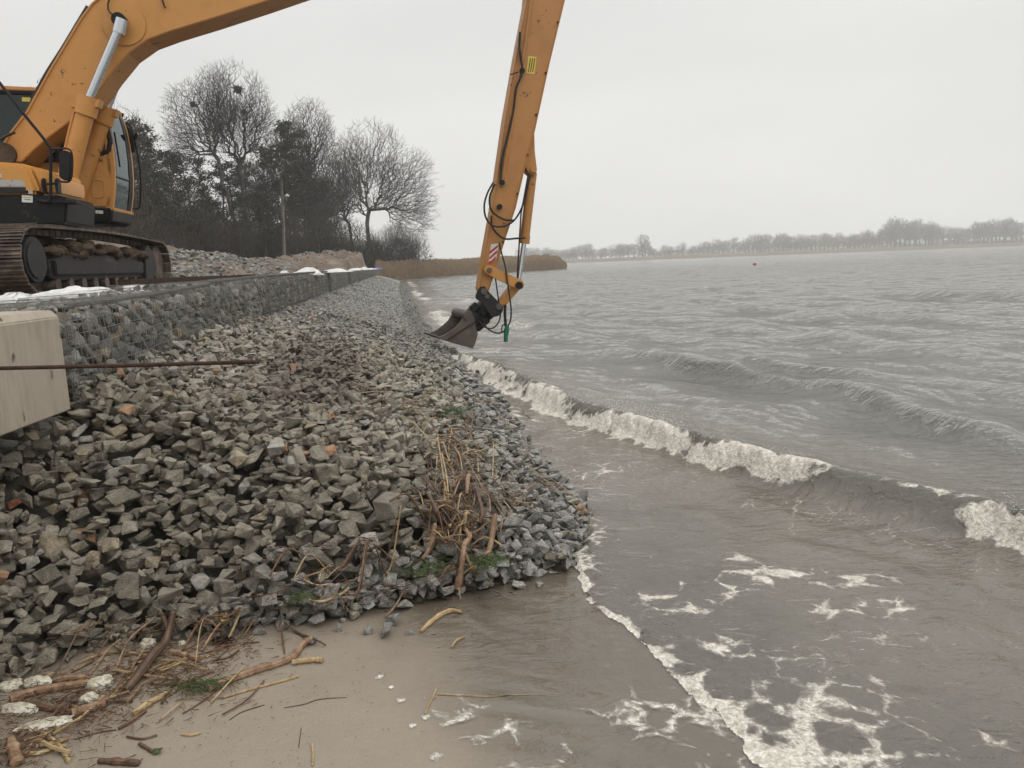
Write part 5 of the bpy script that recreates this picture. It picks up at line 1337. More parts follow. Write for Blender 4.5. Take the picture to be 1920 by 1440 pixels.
def crown_tree(seed, base, fork, env, n, tip=0.016, bf=0.35, tw=2, power=2.65, stems=None, gap=0.08, wob=0.10):
    """limbs joined greedily to points spread through the crown's envelope(s); radii from the pipe model.
    base/fork: Vectors; env: list of (centre, (rx, ry, rz), weight)"""
    g = np.random.default_rng(seed); pts = []
    tot = sum(e[2] for e in env)
    for c, rad, wt in env:
        m = int(n*wt/tot); d = g.normal(size=(m*3, 3)); d /= np.linalg.norm(d, axis=1, keepdims=True)
        q = d*(g.random((m*3, 1))**0.42)
        q = q[(q[:, 2] > -0.75)]
        k = vnoise(q[:, 0]*2.6+seed, q[:, 1]*2.6, q[:, 2]*2.6) > -gap-0.35*g.random(len(q)); q = q[k][:m]
        pts.append(q*np.array(rad)+np.array(c))
    pts = np.concatenate(pts); base = np.array(base, float); fork = np.array(fork, float)
    order_ = np.argsort(np.linalg.norm(pts-fork, axis=1)); pts = pts[order_]
    k = 7; tr = [base+(fork-base)*i/k+np.array([g.normal(0, wob), g.normal(0, wob), 0])*(0 < i < k)*.6 for i in range(k+1)]
    N_ = len(pts)+k+1; P_ = np.zeros((N_, 3)); P_[:k+1] = tr; par = np.full(N_, -1); par[1:k+1] = np.arange(k); path = np.zeros(N_)
    for i in range(1, k+1): path[i] = path[i-1]*0.2
    lo = 3 if stems is None else stems
    cnt = k+1
    for p in pts:
        dv = p-P_[lo:cnt]; dist = np.sqrt((dv*dv).sum(1)); cost = dist+bf*path[lo:cnt]+0.5*np.clip(-dv[:, 2]-0.25*dist, 0, 9)
        j = int(np.argmin(cost))+lo; P_[cnt] = p; par[cnt] = j; path[cnt] = path[j]+dist[j-lo]; cnt += 1
    kids = np.zeros(N_, int); np.add.at(kids, par[1:], 1)
    r = np.where(kids == 0, tip**power, 0.0)
    for i in range(N_-1, 0, -1): r[par[i]] += r[i]
    r = r**(1/power)
    i = np.arange(1, N_); pi_ = par[1:]
    # bend each long segment a little
    mid = (P_[i]+P_[pi_])/2; L_ = np.linalg.norm(P_[i]-P_[pi_], axis=1, keepdims=True); mid = mid+g.normal(size=mid.shape)*L_*0.07
    rm = (np.minimum(r[pi_], r[i]*1.5)+r[i])/2
    S_ = np.concatenate([np.hstack([P_[pi_], mid, np.minimum(r[pi_], r[i]*1.35)[:, None], rm[:, None]]), np.hstack([mid, P_[i], rm[:, None], r[i][:, None]])])
    ends = np.where(kids[1:] == 0)[0]+1; tws = []
    cen = np.mean([np.array(e[0]) for e in env], 0)
    for q in range(tw):
        o_ = P_[ends]-P_[par[ends]]; o_ /= np.linalg.norm(o_, axis=1, keepdims=True)+1e-6; o2 = P_[ends]-fork; o2 /= np.linalg.norm(o2, axis=1, keepdims=True)+1e-6
        d = o_*.6+o2*.6+g.normal(size=o_.shape)*0.42+[0, 0, .12]; d /= np.linalg.norm(d, axis=1, keepdims=True)
        l = g.uniform(.35, 1.1, (len(ends), 1))*(rscale(env)); e = P_[ends]+d*l
        tws.append(np.hstack([P_[ends], e, np.full((len(ends), 1), tip*.8), np.full((len(ends), 1), tip*.35)]))
        d2 = d+g.normal(size=d.shape)*.5; d2 /= np.linalg.norm(d2, axis=1, keepdims=True); s0 = P_[ends]+d*l*.45
        tws.append(np.hstack([s0, s0+d2*l*.6, np.full((len(ends), 1), tip*.6), np.full((len(ends), 1), tip*.3)]))
    S_ = np.concatenate([S_]+tws)
    big = (S_[:, 6] > 0.055)
    return S_[big], S_[~big]
def rscale(env): return max(e[1][2] for e in env)/6.0
def tree_obj(name, th, tn, mt, mw='twig'):
    root = empty(name)
    if len(th):
        V, Fq_ = prisms(th, 7); mesh_obj('trunk', V, Fq_, M[mt], root, smooth=True)
    V, Fq_ = prisms(tn, 3); mesh_obj('crown', V, Fq_, M[mw], root)
    return root
def px_tree(name, seed, D, base, fork, env, n, label, group, mt='bark', **k):
    """base, fork: (px, py); env: list of (px, py, rx_px, ry_px, weight), all at distance D"""
    m = D/F; b0 = aty(base[0], base[1], D); b0.z = gz1(b0.x, D)-.2
    f0 = aty(fork[0], fork[1], D)-b0
    ev = [((aty(a, b_, D)-b0+Vector((0, 0.2*rx*m*(1 if i % 2 else -1), 0))), (rx*m, rx*m*.85, ry*m), wt) for i, (a, b_, rx, ry, wt) in enumerate(env)]
    th, tn = crown_tree(seed, (0, 0, 0), f0, ev, n, **k)
    o = tree_obj(name, th, tn, mt); o.location = b0; return tag(o, label, 'tree', group)
def bare_tree(name, seed, h, r0=None, mt='bark', n=1500, tip=0.018, w=0.27, cz=0.62, rz=0.38, shrub=False, **k):
    g = random.Random(seed); ev = []
    if shrub: ev = [((g.uniform(-.15, .15)*h, g.uniform(-.15, .15)*h, h*.55), (h*.42, h*.4, h*.45), 1)]; fk = (0, 0, h*.06)
    else:
        for i in range(3): ev.append(((g.uniform(-.12, .12)*h, g.uniform(-.1, .1)*h, h*(cz+g.uniform(-.08, .06))), (h*w*g.uniform(.7, 1), h*w*.85, h*rz*g.uniform(.7, .95)), 1))
        fk = (g.uniform(-.02, .02)*h, 0, h*.32)
    top = max(e[0][2]+e[1][2] for e in ev)
    th, tn = crown_tree(seed, (0, 0, 0), fk, ev, n, tip=tip, tw=k.pop('tw', 2), **k)
    th[:, :6] *= h/top; tn[:, :6] *= h/top
    return tree_obj(name, th, tn, mt)
def pine(name, seed, h, mt='bark', cw=1.0, dens=1.0, c0=0.35):
    R_ = random.Random(seed); th = []; LV, LF = [], []; nl = 0
    p = Vector((0, 0, 0)); d = Vector((R_.uniform(-.05, .05), R_.uniform(-.05, .05), 1)); n = 9; pts = [p]
    for i in range(n): d = (d+Vector((R_.gauss(0, .02), R_.gauss(0, .02), 0))).normalized(); pts.append(pts[-1]+d*h/n)
    for i in range(n): th.append((*pts[i], *pts[i+1], 0.2*(1-i/n)+.03, 0.2*(1-(i+1)/n)+.03))
    nb = int(34*dens); g_ = np.random.default_rng(seed); cent = []
    for k in range(nb):
        t = c0+(1-c0)*(k/nb)**0.9; i = min(n-1, int(t*n)); q = pts[i].lerp(pts[i+1], t*n-i)
        a = R_.random()*6.283; L_ = h*0.19*cw*(1.25-t)**0.7*R_.uniform(.5, 1.1)*min(1, (t-c0+.25)*2.2)
        e = q+Vector((math.cos(a), math.sin(a), R_.uniform(-.15, .55)))*L_
        th.append((*q, *e, .05, .02))
        for c in range(5):
            m_ = q.lerp(e, R_.uniform(.35, 1.1)); cent.append((m_.x, m_.y, m_.z+R_.uniform(-.2, .4), L_*R_.uniform(.16, .36)+.22))
    cent = np.array(cent); per = int(26*dens)
    C = np.repeat(cent, per, 0); off_ = g_.normal(size=(len(C), 3))*C[:, 3:4]*[[.6, .6, .32]]; P_ = C[:, :3]+off_
    sz = g_.uniform(.10, .26, len(P_))[:, None, None]
    tri = g_.normal(size=(len(P_), 3, 3)); tri /= np.linalg.norm(tri, axis=2, keepdims=True); V = (P_[:, None]+tri*sz).reshape(-1, 3)
    root = empty(name)
    Vt, Ft = prisms(np.array(th), 5); mesh_obj('trunk', Vt, Ft, M[mt], root, smooth=True)
    mesh_obj('crown', V, np.arange(len(V)).reshape(-1, 3), M['needle'], root)
    return root
def gz1(x, y): return float(ground_z(np.array([x]), np.array([y]))[0])
def put(root, px, D, top=None, ref_h=None, z=None, rot=0, sx=1.0):
    p = aty(px, 500, D); zb = gz1(p.x, D)-0.15 if z is None else z
    root.location = (p.x, D, zb); root.rotation_euler = (0, 0, rot)
    if top is not None:
        tz = aty(px, top, D).z; s = (tz-zb)/ref_h; root.scale = (s*sx, s*sx, s)
    return root
# the tall bare trees one can tell apart
BG = 'bare trees on the bank'
px_tree('bare_tree', 5, 84, (472, 480), (450, 318), [(448, 215, 60, 88, 3), (482, 235, 34, 62, 1), (425, 250, 40, 70, 1.2)], 5200, 'tallest bare tree on the bank, straight trunk with a wide rounded crown', BG, tip=.0125, bf=.30)
px_tree('bare_tree', 15, 82, (462, 482), (410, 300), [(362, 235, 52, 72, 2), (398, 205, 40, 75, 2), (345, 280, 35, 55, 1)], 4600, 'tall bare tree leaning left beside the tallest one, crown open to the sky', BG, tip=.012, bf=.30)
px_tree('bare_tree', 43, 108, (688, 496), (690, 405), [(700, 325, 72, 88, 3), (765, 350, 55, 68, 1.6), (775, 405, 45, 40, .7), (662, 345, 48, 70, 1)], 6500, 'broad domed bare tree with pale forked trunks at the end of the bank', BG, mt='bark_pale', tip=.015, bf=.34)
px_tree('bare_tree', 27, 112, (664, 494), (655, 420), [(645, 350, 36, 62, 2), (628, 380, 30, 50, 1)], 2600, 'darker bare tree standing just left of the broad domed tree', BG, tip=.015)
px_tree('bare_tree', 33, 98, (583, 480), (578, 350), [(582, 262, 46, 70, 3), (555, 290, 34, 60, 1), (612, 300, 32, 62, 1)], 4200, 'tall fine-twigged bare tree in the middle of the wood', BG, tip=.0135)
bare_p = [bare_tree('bare_tree', 100+i, 16, n=1300, tip=.018) for i in range(4)]
pine_p = [pine('pine_tree', 200+i, 18, cw=1.0+0.15*i, c0=0.25+0.05*i) for i in range(4)]
shrub_p = [bare_tree('bare_shrub', 300+i, 6, n=500, tip=.014, shrub=True) for i in range(3)]
used_p = set()
def inst(protos, i, px, D, top, ref_h, label, cat, group, rot=None, sx=0.85):
    q = protos[i % len(protos)]
    o = q if q.name not in used_p else copy_tree(q); used_p.add(q.name)
    put(o, px, D, top, ref_h, rot=rot if rot is not None else random.random()*6.28, sx=sx); tag(o, uniq(label, (', slightly paler', ', partly hidden', ', set further back', ', set further forward')), cat, group); return o
random.seed(50)
def where(px):
    for a, nm in ((235, 'behind the excavator'), (300, 'just right of the excavator cab'), (360, 'left of the tallest bare trees'), (470, 'behind the tallest bare trees'), (525, 'left of the street lamp'),
                  (560, 'behind the street lamp'), (630, 'right of the street lamp'), (700, 'by the broad domed tree'), (770, 'right of the broad domed tree'), (2000, 'at the right end of the wood')):
        if px < a: return nm
pl_ = [(-60, 62, 190), (0, 66, 195), (60, 64, 178), (115, 70, 168), (165, 66, 180), (205, 72, 205), (228, 70, 218), (255, 76, 232), (285, 78, 226), (315, 80, 262), (340, 82, 282), (372, 86, 290), (398, 88, 298), (425, 92, 310),
       (448, 90, 305), (480, 95, 296), (505, 96, 280), (533, 92, 224), (548, 94, 262), (575, 102, 300), (600, 104, 318), (245, 64, 300), (300, 68, 320), (350, 72, 330), (400, 76, 345), (452, 80, 360), (500, 84, 350), (560, 88, 345), (612, 112, 340)]
for i, (px, D, top) in enumerate(pl_):
    inst(pine_p, i, px, D, top, 18, f'dark green pine {["low", "tall", "ragged", "dense"][i % 4]}, {where(px)}, {["front", "back"][D > 80]} row', 'pine tree', 'pines of the wood on the bank', sx=0.8+0.3*(i % 3))
bl_ = [(262, 74, 186), (232, 80, 200), (330, 86, 330), (380, 92, 350), (500, 90, 285), (530, 100, 250), (555, 95, 225), (605, 100, 262), (620, 98, 320), (625, 105, 340), (590, 108, 280), (715, 112, 425), (735, 116, 410), (752, 118, 405),
       (480, 86, 350), (425, 84, 360), (290, 76, 320), (360, 80, 340), (310, 70, 370), (540, 84, 380), (600, 90, 370), (640, 96, 400), (768, 122, 415), (722, 106, 430), (575, 82, 400), (470, 78, 400), (395, 74, 390), (775, 124, 425), (660, 100, 430)]
for i, (px, D, top) in enumerate(bl_):
    inst(bare_p, i, px, D, top, 16, f'{["slender", "bushy", "spindly", "leaning"][i % 4]} bare tree {where(px)}, {["low", "mid height", "tall"][0 if top > 340 else (1 if top > 250 else 2)]} in the wood', 'tree', 'bare trees of the wood on the bank')
for i in range(44):
    px = 225+560*(i+random.random())/44; D = 62+60*(px-225)/590+random.uniform(-6, 8); top = 450-16*random.random()-40*random.random()*(px < 680)
    inst(shrub_p, i, px, D, top, 6, f'{["low", "tangled", "thin", "rounded"][i % 4]} leafless shrub at the wood edge {where(px)}', 'shrub', 'leafless shrubs along the wood edge', sx=1.0)
# undergrowth: a mass of thin dead stems and leaves
g_ = np.random.default_rng(77); n = 90000
px_ = g_.uniform(-150, 770, n); Dd = 60+60*np.clip((px_-225)/590, -0.6, 1)+g_.uniform(-5, 32, n)
xx = (px_-960)/F*Dd; zb = ground_z(xx, Dd)
hh = g_.uniform(0.0, 1.0, n)**1.3*(7.2-4.0*np.clip((px_-225)/590, 0, 1))*(0.65+0.7*fbm(xx*0.25, Dd*0.25, 3)); 
dirv = np.stack([g_.normal(0, .5, n), g_.normal(0, .5, n), g_.uniform(.3, 1, n)], -1)*g_.uniform(.5, 1.5, n)[:, None]
p0 = np.stack([xx, Dd, zb+hh], -1); S = np.hstack([p0, p0+dirv, g_.uniform(.012, .04, (n, 1)), g_.uniform(.006, .02, (n, 1))])
V1, F1 = prisms(S, 3)
n2 = 60000; px_ = g_.uniform(-150, 760, n2); Dd = 66+62*np.clip((px_-225)/590, -.6, 1)+g_.uniform(0, 30, n2); xx = (px_-960)/F*Dd; zb = ground_z(xx, Dd)
hh = g_.uniform(0, 1, n2)**1.6*(5.0-2.0*np.clip((px_-225)/590, 0, 1))*(0.5+1.1*np.clip(.5+fbm(xx*0.2, Dd*0.2, 3), 0, 1))
c_ = np.stack([xx, Dd, zb+hh], -1); tri = g_.normal(size=(n2, 3, 3)); tri /= np.linalg.norm(tri, axis=2, keepdims=True)
V2 = (c_[:, None]+tri*g_.uniform(.08, .22, n2)[:, None, None]).reshape(-1, 3)
o = mesh_obj('undergrowth', np.concatenate([V1, V2]), [F1, np.arange(len(V2)).reshape(-1, 3)+len(V1)], M['brush'])
tag(o, 'brown leafless undergrowth filling the wood behind the wall', 'undergrowth', kind='stuff')

# reed bed standing in the water beyond the wall
n = 70000; t_ = g_.random(n); depth_ = g_.random(n)**0.8*22
px_ = 716+352*t_; D0 = 99+66*t_; D_ = D0+depth_*(1-0.75*np.clip((t_-.9)/.1, 0, 1)); xx = (px_-960)/F*D_
topn = (2.45+0.5*t_)+0.7*fbm(xx*0.35, D_*0.35, 3)-1.8*np.clip((t_-0.93)/.07, 0, 1)**1.5
p0 = np.stack([xx, D_, np.full(n, -0.1)], -1); hgt = topn*g_.uniform(.55, 1.05, n)
p1 = p0+np.stack([g_.normal(0, .12, n)+.1, g_.normal(0, .1, n), hgt], -1)
V, Fr = prisms(np.hstack([p0, p1, np.full((n, 1), .022), np.full((n, 1), .035)]), 3)
o = mesh_obj('reed_bed', V, Fr, M['reed']); tag(o, 'dry brown reeds standing in the water beyond the wall end', 'reeds', kind='stuff')
n = 9000; px_ = g_.uniform(700, 730, n); D_ = g_.uniform(96, 135, n); xx = (px_-960)/F*D_-g_.uniform(0, 3, n)
p0 = np.stack([xx, D_, ground_z(xx, D_)-.1], -1); p1 = p0+np.stack([g_.normal(0, .12, n), g_.normal(0, .1, n), g_.uniform(1, 2.0, n)], -1)

# far shore: trees, reeds, field edge
far_p = [bare_tree('far_tree', 400+i, 20, n=420, tip=.085, w=.3, cz=.55, rz=.42) for i in range(6)]
random.seed(90)
spots = []
px = 985.0
while px < 1925:
    y_line = np.interp(px, [985, 1070, 1150, 1205, 1240, 1370, 1440, 1550, 1640, 1680, 1730, 1790, 1860, 1925], [466, 460, 458, 455, 462, 448, 440, 436, 432, 410, 414, 422, 412, 418])
    top = y_line+random.uniform(-6, 8); spots.append((px, top)); px += random.uniform(6, 12)
spots += [(1205, 437), (1678, 406), (1716, 408), (1745, 416), (1470, 432), (1880, 408), (1835, 414), (1425, 438)]
def fwhere(px):
    for a, nm in ((1060, 'beyond the reed tip'), (1190, 'left of the lone round tree'), (1225, 'at the lone tree gap'), (1370, 'right of the lone round tree'), (1500, 'mid far shore'), (1640, 'left of the tall grove'), (1770, 'in the tall grove'), (2000, 'at the right end')):
        if px < a: return nm
for i, (px, top) in enumerate(spots):
    D = far_shore((px-960)/F*800)+random.uniform(15, 60)
    o = inst(far_p, i, px, D, top, 20, f'hazy {["slim", "round", "bushy", "forked", "flat-topped"][i % 5]} far shore tree {fwhere(px)}', 'tree', 'hazy trees on the far shore', sx=1.1)
n = 52000; px_ = g_.uniform(975, 1960, n); xx = (px_-960)/F*800; D_ = far_shore(xx)+g_.uniform(12, 40, n)
hb = g_.uniform(0, 1, n)**1.2*(13.0-6.0*np.clip((px_-1500)/150, 0, 1))*(0.5+.9*np.clip(.5+fbm(xx*0.03, D_*.03, 3), 0, 1))
p0 = np.stack([xx, D_, ground_z(xx, D_)+hb], -1); tri = g_.normal(size=(n, 3, 3)); tri /= np.linalg.norm(tri, axis=2, keepdims=True)
V = (p0[:, None]+tri*g_.uniform(.25, .8, n)[:, None, None]).reshape(-1, 3)
o = mesh_obj('far_thicket', V, np.arange(len(V)).reshape(-1, 3), M['brush']); tag(o, 'hazy low thicket under the trees of the far shore', 'thicket', kind='stuff')
n = 30000; px_ = g_.uniform(965, 1990, n); xx = (px_-960)/F*800; D_ = far_shore(xx)+g_.uniform(-8, 8, n)
p0 = np.stack([xx, D_, np.full(n, -.1)], -1); p1 = p0+np.stack([g_.normal(0, .15, n), g_.normal(0, .1, n), g_.uniform(1.8, 3.4, n)], -1)
V, Fr = prisms(np.hstack([p0, p1, np.full((n, 1), .10), np.full((n, 1), .10)]), 3)
o = mesh_obj('far_reeds', V, Fr, M['reed']); tag(o, 'pale brown reed belt along the far waterline', 'reeds', kind='stuff')
o = MB().cyl(atz(1415, 498, 0)+Vector((0, 0, -.2)), atz(1415, 498, 0)+Vector((0, 0, .35)), .28, 12, .2).build('buoy', M['red'], bevel=.05, origin=atz(1415, 498, 0)); tag(o, 'tiny red buoy floating far out on the lake', 'buoy')

for i, (px, py, sz) in enumerate(((446, 168, .42), (362, 196, .28), (458, 210, .25))):
    c = aty(px, py, 83.5); g2 = np.random.default_rng(i+5); a = g2.normal(size=(260, 3)); a /= np.linalg.norm(a, axis=1, keepdims=True); a *= sz*g2.uniform(.3, 1, (260, 1)); b2 = a+g2.normal(size=(260, 3))*sz*.35
    V, Fq_ = prisms(np.hstack([a, b2, np.full((260, 2), .03)]), 3); o = mesh_obj('bird_nest', V, Fq_, M['twig']); o.location = c
    tag(o, ['largest round twig clump high in the tallest bare tree', 'small twig clump in the left part of the tall leaning crown', 'small twig clump below the largest one'][i], 'bird nest')
# street lamp and building site things on the bank
D = 46; b0, b1 = aty(533, 488, D), aty(528, 336, D); b0.z = gz1(b0.x, D)-.1
lamp = empty('street_lamp', b0, 'old concrete street lamp post standing before the wood', 'street lamp')
MB().tube([b0, b0.lerp(b1, .5), b1], [.10, .085, .07], 10).build('pole', M['bark_pale'], lamp, smooth=True)
MB().tube([aty(534.5, 484, D-.2), aty(532, 385, D-.2)], .022, 6).build('cable_conduit', M['concrete_pole'], lamp)
a = b0.lerp(b1, .76)
MB().tube(spline([a, a+Vector((.16, -.05, .2)), a+Vector((.3, -.1, .22))]), .025, 6).build('arm', M['concrete_pole'], lamp)
MB().tube([a+Vector((.22, -.1, .22)), a+Vector((.32, -.1, .26)), a+Vector((.44, -.1, .2))], [.03, .08, .04], 8).build('lamp_head', M['white'], lamp, smooth=True)
def lump_sheet(name, c, length, width, height, yaw, seed, mat, label, cat, nfold=3):
    n_, m_ = 40, 16; u, v = np.meshgrid(np.linspace(-1, 1, n_), np.linspace(-1, 1, m_), indexing='ij')
    e = np.clip(1-np.abs(u)**2.2, 0, 1)*np.clip(1-np.abs(v)**2, 0, 1)
    z = height*e**0.6*(0.75+0.35*vnoise(u*nfold*.6+seed*3.1, v*.8+seed)+0.10*vnoise(u*nfold*2+seed, v*2))
    xx = u*length/2+0.04*vnoise(u*6+seed, v*6); yy = v*width/2*(1+.2*vnoise(u*4+seed, u*0+3.3))
    ca, sa = math.cos(yaw), math.sin(yaw)
    V = np.stack([xx*ca-yy*sa, xx*sa+yy*ca, z], -1).reshape(-1, 3)
    i = np.arange(n_-1)[:, None]*m_+np.arange(m_-1)[None]; Fq_ = np.stack([i, i+m_, i+m_+1, i+1], -1).reshape(-1, 4)
    o = mesh_obj(name, V, Fq_, mat, smooth=True); o.location = c; return tag(o, label, cat, 'white geotextile scraps along the wall' if mat is M['geotextile'] else None)
WY = math.atan2(4, -.63)
def bp(px, D, z): p = aty(px, 500, D); return (p.x, D, z)
G = M['geotextile']
for px, D, Ln, wd, hh, zz, lb in [(128, 8.0, 1.05, .5, .21, 1.42, 'long white geotextile sheet lying before the near track'), (28, 7.2, .34, .4, .13, 1.42, 'small crumpled white geotextile end at the left edge, before the track'),
                              (245, 9.0, .42, .4, .12, 1.45, 'thin white geotextile strip beside the far end of the dark beam'), (426, 14.2, .32, .5, .11, 1.50, 'small white geotextile flap beyond the beam tip'),
                              (532, 21, .26, .4, .16, 1.52, 'little white scrap left of the big white bundle'), (572, 20, .85, .9, .27, 1.50, 'big white geotextile bundle on the back of the wall'),
                              (630, 24, .95, .9, .17, 1.54, 'flat white geotextile length right of the big bundle'), (668, 34, .6, 1.2, .17, 1.56, 'white geotextile scrap near the far end, left of the last two'),
                              (684, 42, .5, 1.2, .2, 1.56, 'white geotextile scrap near the far end, second from the blue sheet'), (697, 52, .5, 1.4, .18, 1.56, 'last white geotextile scrap beside the blue sheet')]:
    lump_sheet('geotextile', bp(px, D, zz), Ln*.9, wd, hh*.8, -0.1, px*.37, G, lb, 'geotextile')
lump_sheet('tarpaulin', bp(708, 60, 1.54), .5, 1.0, .22, 0, 4.4, M['blue'], 'small blue sheet at the far end of the gabion wall', 'tarpaulin')
a, b_ = aty(232, 529, 7.6), aty(472, 517.5, 12.6)
o = MB().box((a+b_)/2, (b_-a).length/2, .06, .026, X=(b_-a).normalized(), Y=Vector((0, 0, 1)).cross((b_-a).normalized())).build('steel_beam', M['rust'], bevel=.004, origin=(a+b_)/2); tag(o, 'long dark steel beam lying along the top of the gabion wall', 'beam')
a, b_ = aty(456, 498, 29), aty(543, 502.5, 31)
o = MB().cyl(a, b_, .15, 24).build('drain_pipe', M['pipe'], smooth=True, origin=a); tag(o, 'dark grey drain pipe lying on the gravel heap', 'pipe')
a, b_ = aty(330, 493, 25), aty(402, 489.5, 26.5)
o = MB().box((a+b_)/2, (b_-a).length/2, .09, .045, X=(b_-a).normalized(), Y=Vector((0, 0, 1)).cross((b_-a).normalized())).build('timber_plank', M['timber'], bevel=.006, origin=a); tag(o, 'orange-brown timber plank on the heap behind the track', 'plank')
o = MB().tube(spline([aty(738, 640, 13.6), aty(745, 632, 13.65), aty(753, 624, 13.7), aty(757, 617, 13.75)]), .012, 5).build('branch', M['rhizome_dark'], origin=aty(738, 640, 13.6)); tag(o, 'thin dark stick poking from the grey gravel near the bucket', 'stick')
# rubble on the bank
random.seed(60); V, T, C = [], [], []; of = 0
for k in range(5200):
    hx, hy, hr, hh = random.choice(HEAPS[6:]+HEAPS[5:6]) if random.random() < .75 else (-8-random.random()*10, 15+random.random()*35, 3, .1)
    a = random.random()*6.28; rr_ = hr*math.sqrt(random.random())*1.05; x_, y_ = hx+rr_*math.cos(a), hy+1.3*rr_*math.sin(a)
    if xw(y_)-x_ < 1.15: continue
    v_, t_ = random.choice(LP); s = random.uniform(.10, .32); R_ = rotmat(.6); V.append((v_*s)@R_.T+(x_, y_, gz1(x_, y_) if False else 0)); T.append(t_+of); of += len(v_)
    C.append((x_, y_, s, len(v_)))
cc = np.array([(c[0], c[1]) for c in C]); zz = ground_z(cc[:, 0], cc[:, 1])
for v_, z_ in zip(V, zz): v_[:, 2] += z_
tint = np.concatenate([np.tile(np.array((.22, .215, .2))*random.uniform(.5, 1.25), (c[3], 1)) for c in C])
o = mesh_obj('rubble', np.concatenate(V), np.concatenate(T), M['stone'], attrs=dict(speck=np.zeros(len(tint))), colattr=dict(tint=tint)); tag(o, 'grey rubble strewn over the heaps behind the wall', 'rubble', kind='stuff')

# ------------------------------------------------------------------ wrack: rhizomes, straw, weed, pale crusts
random.seed(123)
def on(px, py, up=0.008): return hit(px, py, up)
def stick(name, px, r, mat, label=None, cat=None, group=None, up=None, n=8, ends=None, knots=True, lift=None):
    rp = r if not isinstance(r, (list, tuple)) else max(r)
    P = [on(a, b_, rp*0.7 if up is None else up) for a, b_ in px]
    if lift:
        for p, l in zip(P, lift): p.z += l
    S_ = spline(P, 8); m_ = len(S_)
    rs = [r]*m_ if not isinstance(r, (list, tuple)) else [float(np.interp(i/(m_-1), np.linspace(0, 1, len(r)), r)) for i in range(m_)]
    if knots: ph_ = random.randint(0, 6); rs = [q*(1.18 if i % 7 == ph_ else random.uniform(.88, 1.05)) for i, q in enumerate(rs)]; rs[-1] *= .5
    o = MB().tube(S_, rs, n).build(name, mat, origin=P[0], smooth=True)
    if label: tag(o, label, cat, group)
    return o
R1, R2, S1, S2 = M['rhizome'], M['rhizome_dark'], M['straw'], M['straw_dark']
RG = 'reed rhizomes washed ashore'
stick('reed_rhizome', [(392, 1298), (432, 1280), (480, 1262), (520, 1250), (550, 1236), (566, 1216), (586, 1200)], [.012, .017, .016, .015, .015, .014, .010], R1, 'long thick tan rhizome curving up the sand towards the boulders', 'rhizome', RG)
stick('reed_rhizome', [(548, 1247), (575, 1243), (592, 1242), (606, 1243)], [.012, .013, .012, .015], M['straw'], 'short pale rhizome stump beside the long thick tan one', 'rhizome', RG)
stick('reed_rhizome', [(789, 1188), (806, 1172), (826, 1157), (848, 1149), (866, 1152)], [.007, .012, .013, .013, .007], M['straw'], 'pale yellow curved rhizome lying in the shallow swash', 'rhizome', RG)
stick('reed_rhizome', [(20, 1318), (60, 1304), (110, 1294), (170, 1286)], .017, R1, 'thick rhizome below the two upper crust lumps, left edge', 'rhizome', RG)
stick('reed_rhizome', [(108, 1280), (140, 1276), (178, 1279)], .014, R1, 'short tan rhizome just right of the upper crust lumps', 'rhizome', RG)
stick('reed_rhizome', [(236, 1302), (262, 1276), (290, 1246), (312, 1222), (332, 1202)], [.012, .019, .021, .017, .013], R2, 'thick dark brown root rising through the straw heap', 'rhizome', RG, lift=[0, .01, .03, .03, .03])
stick('reed_rhizome', [(135, 1345), (165, 1336), (200, 1326)], [.02, .018, .014], R1, 'stout tan rhizome right of the long flat crust', 'rhizome', RG)
stick('reed_rhizome', [(250, 1345), (275, 1326), (300, 1312), (322, 1298)], [.012, .013, .011, .006], S1, 'pale fibrous rhizome pointing at the green weed', 'rhizome', RG)
stick('reed_rhizome', [(22, 1392), (26, 1412), (34, 1438)], [.010, .021, .018], R1, 'bottle-shaped tan rhizome in the lower left corner', 'rhizome', RG)
stick('reed_rhizome', [(66, 1325), (100, 1334), (140, 1318), (170, 1300)], .012, R2, 'dark rhizome between the crust lumps', 'rhizome', RG)
stick('reed_rhizome', [(298, 1174), (308, 1186), (318, 1196)], .011, M['rhizome_dark'], 'red-brown stub sticking up by the small crust lump', 'rhizome', RG, lift=[.03, .02, 0])
stick('reed_rhizome', [(320, 1225), (345, 1232), (372, 1240)], .013, R1, 'knobbly rhizome at the right end of the straw heap', 'rhizome', RG)
stick('reed_rhizome', [(793, 1056), (808, 1035), (818, 1018)], [.012, .015, .012], R1, 'tan rhizome pointing up left of the wrack heap', 'rhizome', RG, lift=[0, .02, .03])
stick('reed_rhizome', [(822, 1012), (836, 1010), (846, 1008)], .011, S1, 'short pale rhizome end in the wrack heap', 'rhizome', RG, lift=[.02]*3)
stick('reed_rhizome', [(858, 1112), (866, 1088), (872, 1060), (882, 1040), (870, 1015)], [.024, .014, .015, .014, .012], R1, 'tan root splayed at its foot, below the wrack heap', 'rhizome', RG, lift=[0, .03, .04, .04, .04])
stick('reed_rhizome', [(900, 1060), (918, 1045), (932, 1030)], [.012, .015, .014], R1, 'brown rhizome right of the splayed root', 'rhizome', RG, lift=[.01, .03, .03])
stick('reed_rhizome', [(872, 1075), (888, 1078), (903, 1082)], .010, S1, 'pale stub crossing the foot of the splayed root', 'rhizome', RG, lift=[.02]*3)
stick('reed_rhizome', [(870, 1010), (874, 992), (880, 975)], .010, S1, 'upright pale rhizome in the middle of the wrack heap', 'rhizome', RG, lift=[.03]*3)
stick('reed_rhizome', [(900, 1000), (905, 975), (900, 955), (893, 935)], .011, R2, 'rust-brown rhizome right of the middle of the wrack heap', 'rhizome', RG, lift=[.02]*4)
stick('reed_rhizome', [(876, 940), (880, 925), (886, 915)], .012, R1, 'short thick rhizome at the top of the wrack heap', 'rhizome', RG, lift=[.03]*3)
